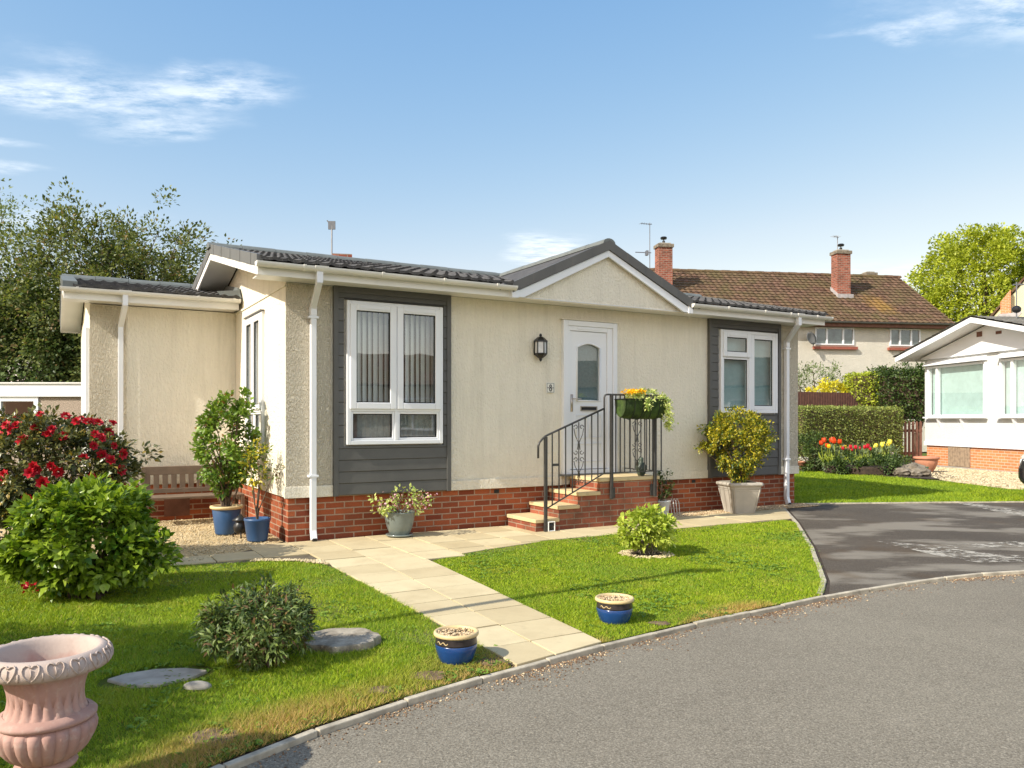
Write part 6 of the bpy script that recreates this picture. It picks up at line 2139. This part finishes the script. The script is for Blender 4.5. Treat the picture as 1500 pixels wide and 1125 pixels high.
# ------------------------------------------------------------------ shrubs and hedges at the back right
e = empty('clipped_hedge', (9.75, 23.3, 0), R(28), 'long clipped green hedge behind the tulip bed', 'hedge')
boxleaves('foliage', M['lf_hedge'], e, 91, -2.12, 2.1, -.4, .4, .02, 1.70, 30000, .055, .034, .025, bumps=.02)
m = MB(); m.box(-2.08, 2.06, -.36, .36, 0, 1.66); m.build('inner_growth', M['bark'], e)
e = empty('timber_fence', (9.2, 25.5, 0), R(26), 'brown stained close-board fence above the clipped hedge', 'fence')
m = MB()
for i in range(24):
    zt_ = 2.28 - max(0, i - 19) ** 2 * .02
    m.prism([(i * .115, -.012), (i * .115 + .108, -.004), (i * .115 + .108, .012), (i * .115, .004)], 'z', 0, zt_)
m.build('boards', M['fence'], e)
m = MB(); m.box(-.03, 2.76, .014, .06, .4, .5); m.box(-.03, 2.76, .014, .06, 1.7, 1.8); m.build('rail', M['fence'], e)
e = empty('yellow_shrub', (11.25, 28.3, 0), 0, 'bright yellow-leaved shrub showing over the brown fence', 'shrub')
o, C = crown('foliage', M['lf_yellow'], e, 92, (0, 0, 2.15), (.82, .6, .62), 90, 40, .09, .06, .14, .4, retc=True); stems('stem', M['bark'], e, (0, 0, 0), C[::8], .03, .01, 3)
e = empty('golden_conifer', (12.35, 28.0, 0), 0, 'square-clipped golden green conifer left of the dark hedge', 'hedge')
boxleaves('foliage', M['lf_hedge_light'], e, 93, -.42, .42, -.4, .4, .1, 2.95, 7000, .08, .05, .04, bumps=.03)
m = MB(); m.box(-.37, .37, -.35, .35, 0, 2.9); m.build('inner_growth', M['bark'], e)
e = empty('dark_evergreen_hedge', (13.75, 28.0, 0), 0, 'dark ragged evergreen over the picket gate beside the white home', 'hedge')
boxleaves('foliage', M['lf_deep'], e, 94, -1.0, 1.15, -.5, .5, 1.3, 3.0, 9000, .10, .06, .09, bumps=.14)
crown('upper_sprays', M['lf_deep'], e, 97, (.2, 0, 2.9), (1.1, .5, .45), 50, 30, .10, .06, .2, .4)
m = MB(); m.box(-.95, 1.1, -.4, .45, 1.4, 2.9); m.build('inner_growth', M['bark'], e)
m = MB(); m.tube([(.45, -.3, 0), (.4, -.3, .8), (.62, -.3, 1.5)], [.12, .10, .09], 8); m.tube([(-.6, .1, 0), (-.6, .1, 1.6)], .08, 8); m.build('trunk', M['bark'], e, smooth=True)
e = empty('grey_shrub', (12.0, 31.0, 0), 0, 'loose grey-green shrub against the rendered house wall', 'shrub')
o, C = crown('foliage', M['lf_grey'], e, 95, (-.1, 0, 2.1), (1.9, .8, 1.55), 200, 40, .11, .05, .25, .4, spiky=.2, retc=True, shapefn=lambda q, r: np.array([q[0], q[1], q[2] * (1 - .28 * max(0, q[0]))])); stems('stem', M['bark'], e, (0, 0, 0), C[::10], .04, .012, 4)
e = empty('dome_shrub', (7.95, 20.9, 0), 0, 'dark dome-shaped shrub in shade at the left end of the clipped hedge', 'shrub')
o, C = crown('foliage', M['lf_deep'], e, 96, (-.1, 0, .45), (.72, .6, .55), 120, 40, .06, .04, .12, .4, retc=True); stems('stem', M['bark'], e, (0, 0, 0), C[::10], .02, .01, 5)
# picket gate
e = empty('picket_gate', (11.66, 24.25, 0), R(4), 'brown picket gate between the clipped hedge and the white home', 'gate')
for i in range(8):
    m = MB(); x = i * .122
    m.prism([(x, .06), (x + .07, .06), (x + .07, 1.24 + .05), (x + .035, 1.34), (x, 1.29)], 'y', -.012, .012); m.build('picket', M['fence'], e)
m = MB(); m.box(-.02, .95, .013, .05, .30, .38); m.box(-.02, .95, .013, .05, 1.0, 1.08); m.build('rail', M['fence'], e)

# ------------------------------------------------------------------ raised tulip bed
m = MB(); rnd = random.Random(5)
bed = [(7.9, 20.0), (8.6, 19.3), (9.4, 19.1), (9.8, 19.4), (10.0, 20.2), (10.7, 22.2), (9.4, 21.8), (8.3, 21.3)]
m.prism(bed, 'z', 0, .22); o = m.build('raised_bed_soil', M['soil'], None, bevel=.05); tag(o, kind='structure')


def rock(name, loc, r, seed, label, group=None, flat=.6):
    rg_ = np.random.default_rng(seed)
    mb = MB(); mb.sphere((0, 0, 0), r, r * .8, r * flat, 10, 7)
    mb.v = [tuple(np.array(p) * (1 + rg_.uniform(-.22, .22))) for p in mb.v]
    o = mb.build(name, M['rock'], None, loc=loc); o.rotation_euler = (0, 0, rg_.uniform(0, 3)); tag(o, label, 'rock', group)
    return o


rk = rock('rock', (9.85, 19.4, .12), .30, 1, 'brown rock at the right end of the raised tulip bed', 'rocks at the end of the tulip bed', .6)
for i, (x, y, s_) in enumerate([(9.55, 19.3, .7), (9.75, 19.9, .8), (9.35, 19.0, .6), (9.85, 18.9, .6), (9.6, 18.8, .45)]):
    o = rk.copy(); col.objects.link(o); o.location = (x, y, .10 * s_ + .04); o.scale = (s_, s_, s_); o.rotation_euler = (rnd.uniform(-.4, .4), rnd.uniform(-.4, .4), rnd.uniform(0, 6))
for i, (x, y, lb) in enumerate([(8.35, 19.75, 'dark green mounded ground cover under the orange-red tulips'),
                               (9.05, 19.45, 'dark green low cover plant under the crimson tulips'),
                               (9.6, 20.1, 'dark leafy cover plant under the lemon tulips')]):
    e = empty('ground_cover', (x, y, .12), 0, lb, 'ground cover')
    crown('foliage', M['lf_deep'], e, 110 + i, (0, 0, .12), (.5, .4, .24), 60, 34, .06, .04, .1, .4)
for i, (x, lb) in enumerate([(1218, 'grey-green strappy leaves round the orange-red tulips'), (1255, 'grey-green strappy leaves round the crimson tulips'), (1293, 'grey-green strappy leaves round the lemon tulips')]):
    e = empty('tulip_leaves', ((x - 750) / 1160 * 20.5, 20.5, .2), 0, lb, 'leaves')
    crown('foliage', M['lf_grey'], e, 130 + i, (0, 0, .2), (.38, .3, .22), 40, 16, .20, .035, .1, 1.2)


def tulip(mat, h_, name='tulip'):
    mb = MB()
    mb.cur = 0
    mb.tube([(0, 0, 0), (.01, 0, h_ * .5), (0, .01, h_)], .006, 5)
    for k in range(4):
        a = k * 1.57 + .3
        ca, sa = math.cos(a), math.sin(a)
        mb.add([(.02 * -sa, .02 * ca, .02), (.02 * sa, -.02 * ca, .02), (.10 * ca + .03 * sa, .10 * sa - .03 * ca, h_ * .35), (.14 * ca, .14 * sa, h_ * .62), (.10 * ca - .03 * sa, .10 * sa + .03 * ca, h_ * .35)], [(0, 1, 2, 3, 4)])
    mb.cur = 1
    n = 6
    vs = []; fs = []
    for (r, z) in ((.012, -.01), (.045, .02), (.05, .06), (.038, .10)):
        for k in range(n * 2):
            a = math.pi * k / n; rr = r * (1.12 if k % 2 == 0 else .9)
            vs.append((rr * math.cos(a), rr * math.sin(a), h_ + z + (.012 if (k % 2 == 0 and z > .08) else 0)))
    N2 = n * 2
    for i in range(3):
        for k in range(N2):
            fs.append((i * N2 + k, i * N2 + (k + 1) % N2, (i + 1) * N2 + (k + 1) % N2, (i + 1) * N2 + k))
    fs.append(tuple(range(N2))[::-1])
    mb.add(vs, fs)
    return mb.build(name, [M['lf_lime'], mat], None)


def tulips(mat, pts, label, group, scale=1.0):
    t = tulip(mat, .42)
    for i, (x, y) in enumerate(pts):
        o = t if i == 0 else t.copy()
        if i: col.objects.link(o)
        o.location = (x, y, .27); s_ = rnd.uniform(.85, 1.15) * scale; o.scale = (s_ * .8, s_ * .8, s_ * .9); o.rotation_euler = (rnd.uniform(-.15, .15), rnd.uniform(-.15, .15), rnd.uniform(0, 6))
        tag(o, label, 'tulip', group)


def pp(px_, Y): return ((px_ - 750) / 1160 * Y, Y)
tulips(M['petal_orange'], [pp(1206, 20.2), pp(1211, 20.5), pp(1214, 20.1), pp(1221, 20.6), pp(1225, 20.2), pp(1228, 20.8), pp(1216, 20.9)], 'orange-red tulip at the left end of the bed', 'orange-red tulips at the left end of the bed', 1.2)
tulips(M['petal_yellow'], [pp(1233, 20.9), pp(1218, 20.0), pp(1236, 20.5)], 'golden yellow tulip among the orange-red tulips', 'golden tulips among the orange-red ones')
tulips(M['petal_red'], [pp(1238, 20.2), pp(1242, 20.6), pp(1246, 20.1), pp(1250, 20.4), pp(1254, 20.0), pp(1258, 20.5), pp(1263, 20.2), pp(1268, 20.5), pp(1273, 20.1), pp(1277, 20.3), pp(1241, 21.0)], 'crimson tulip in the middle of the bed', 'crimson tulips in the middle of the bed', .9)
tulips(M['petal_lemon'], [pp(1281, 20.6), pp(1286, 20.9), pp(1292, 20.5), pp(1297, 20.8), pp(1301, 20.4), pp(1305, 20.9), pp(1289, 21.2)], 'lemon yellow tulip at the right end of the bed', 'lemon tulips at the right end of the bed', 1.1)
e = empty('lilac_flowers', (*pp(1310, 20.6), .2), 0, 'clump of small lilac flowers right of the lemon tulips', 'flowers')
crown('blossom', M['petal_lilac'], e, 120, (0, 0, .2), (.14, .12, .10), 14, 20, .04, .035, .05, .4)

# pots beyond
e = empty('terracotta_bowl', (*pp(1357, 20.45), .012), 0, 'large round terracotta bowl pot on the gravel near the gate', 'plant pot')
lathe_obj('bowl', [(.14, 0), (.15, .02), (.20, .10), (.255, .22), (.275, .33), (.27, .34)], M['terracotta'], e)
lathe_obj('rim', [(.27, .335), (.30, .34), (.31, .37), (.305, .40), (.27, .41), (.255, .38), (.25, .3), (0, .3)], M['terracotta'], e)
e = empty('green_pot', (*pp(1353.5, 19.7), .012), 0, 'small green plastic pot in front of the terracotta bowl', 'plant pot')
lathe_obj('pot', [(.075, 0), (.08, .01), (.10, .16), (.11, .165), (.11, .19), (.095, .19), (.09, .1), (0, .1)], simple('green_plastic', (.10, .17, .09), .5, .1, 5), e)
e = empty('small_terracotta_pot', (*pp(1176, 21.0), .012), 0, 'small terracotta pot with white flowers beside the dark dome shrub', 'plant pot')
lathe_obj('pot', [(.10, 0), (.11, .01), (.14, .22), (.16, .225), (.16, .27), (.14, .27), (.13, .2), (0, .2)], M['terracotta'], e)
crown('flowers', M['petal_white'], e, 121, (0, 0, .32), (.13, .12, .06), 14, 14, .04, .03, .04, .4)

# ------------------------------------------------------------------ parked car, mostly beyond the right edge
cr_ = empty('parked_car', (8.44, 13.2, 0), R(-32.5), 'dark parked car, only the front corner and wheel at the right edge', 'car')
side = [(.06, .28), (.0, .40), (.0, .55), (.05, .70), (.20, .80), (.95, .93), (1.45, 1.38), (1.75, 1.47), (3.0, 1.46), (3.6, 1.20), (3.95, 1.02), (4.02, .6), (4.0, .35), (3.9, .26),
        (3.62, .26), (3.55, .48), (3.38, .60), (3.15, .60), (2.98, .48), (2.92, .24), (1.12, .24), (1.06, .46), (.90, .60), (.66, .60), (.50, .47), (.44, .26)]
m = MB(); m.prism(side, 'y', .03, 1.72); m.build('body', M['car'], cr_, bevel=.06)
m = MB(); m.prism([(1.05, .96), (1.50, 1.36), (1.76, 1.42), (2.9, 1.41), (3.45, 1.16), (3.6, 1.02)], 'y', .015, .029); m.build('side_window', M['glass_strong'], cr_)
m = MB(); m.box(.02, .22, .12, .5, .60, .70); m.build('headlight', M['lamp_glass'], cr_, bevel=.03)
for (wx, wy) in ((.78, .02), (3.27, .02), (.78, 1.55), (3.27, 1.55)):
    T = Matrix.Translation((wx, wy, .31)) @ Matrix.Rotation(R(-90), 4, 'X')
    m = MB(T); m.lathe([(.19, .0), (.26, -.005), (.30, .02), (.315, .06), (.315, .15), (.30, .19), (.2, .2)], 32); ty = m.build('tyre', M['tyre'], cr_, smooth=True)
    m = MB(T); m.lathe([(.0, .01), (.06, .0), (.19, .015), (.2, .03), (.19, .18), (0, .18)], 24, rib=None); m.build('wheel', M['alloy'], cr_, smooth=True)


# ------------------------------------------------------------------ homes across the road (seen only as reflections)
def opposite(loc, rz, wmat, label, ln=9.0):
    e = empty('opposite_bungalow', loc, rz, label, 'bungalow')
    m = MB(); m.box(-ln / 2, ln / 2, -2.5, 2.5, 0, 2.7); m.prism([(-2.5, 2.7), (2.5, 2.7), (0, 3.75)], 'x', -ln / 2, ln / 2); m.build('wall', wmat, e)
    m = MB(); m.prism([(-3.0, 2.62), (0, 3.9), (0, 4.02), (-3.1, 2.7)], 'x', -ln / 2 - .4, ln / 2 + .4); m.prism([(3.0, 2.62), (0, 3.9), (0, 4.02), (3.1, 2.7)], 'x', -ln / 2 - .4, ln / 2 + .4)
    m.build('roof', M['oldtile'], e)
    for x in (-2.8, 1.9):
        f = MB(); frame_rect(f, x, x + 1.5, 1.0, 2.2, .07, 2.48, 2.56); f.box(x + .72, x + .78, 2.482, 2.56, 1.07, 2.13); wo = f.build('window', M['upvc'], e)
        f = MB(); pane(f, x + .05, x + 1.45, 1.05, 2.15, 2.51); f.build('pane', M['glass_strong'], wo)
    f = MB(); f.box(-.3, .6, 2.5, 2.55, .2, 2.2); f.build('door', M['fence'], e)
    return e


opposite((15.5, -6.5, 0), R(52), M['pale_wall'], 'cream bungalow with brown roof across the road behind the camera', 10)
opposite((24.5, 4.5, 0), R(75), M['white_wall'], 'white bungalow with brown roof across the road to the right', 10)
opposite((7.5, -13.5, 0), R(25), M['pale_wall'], 'farther cream bungalow with brown roof across the road', 9)
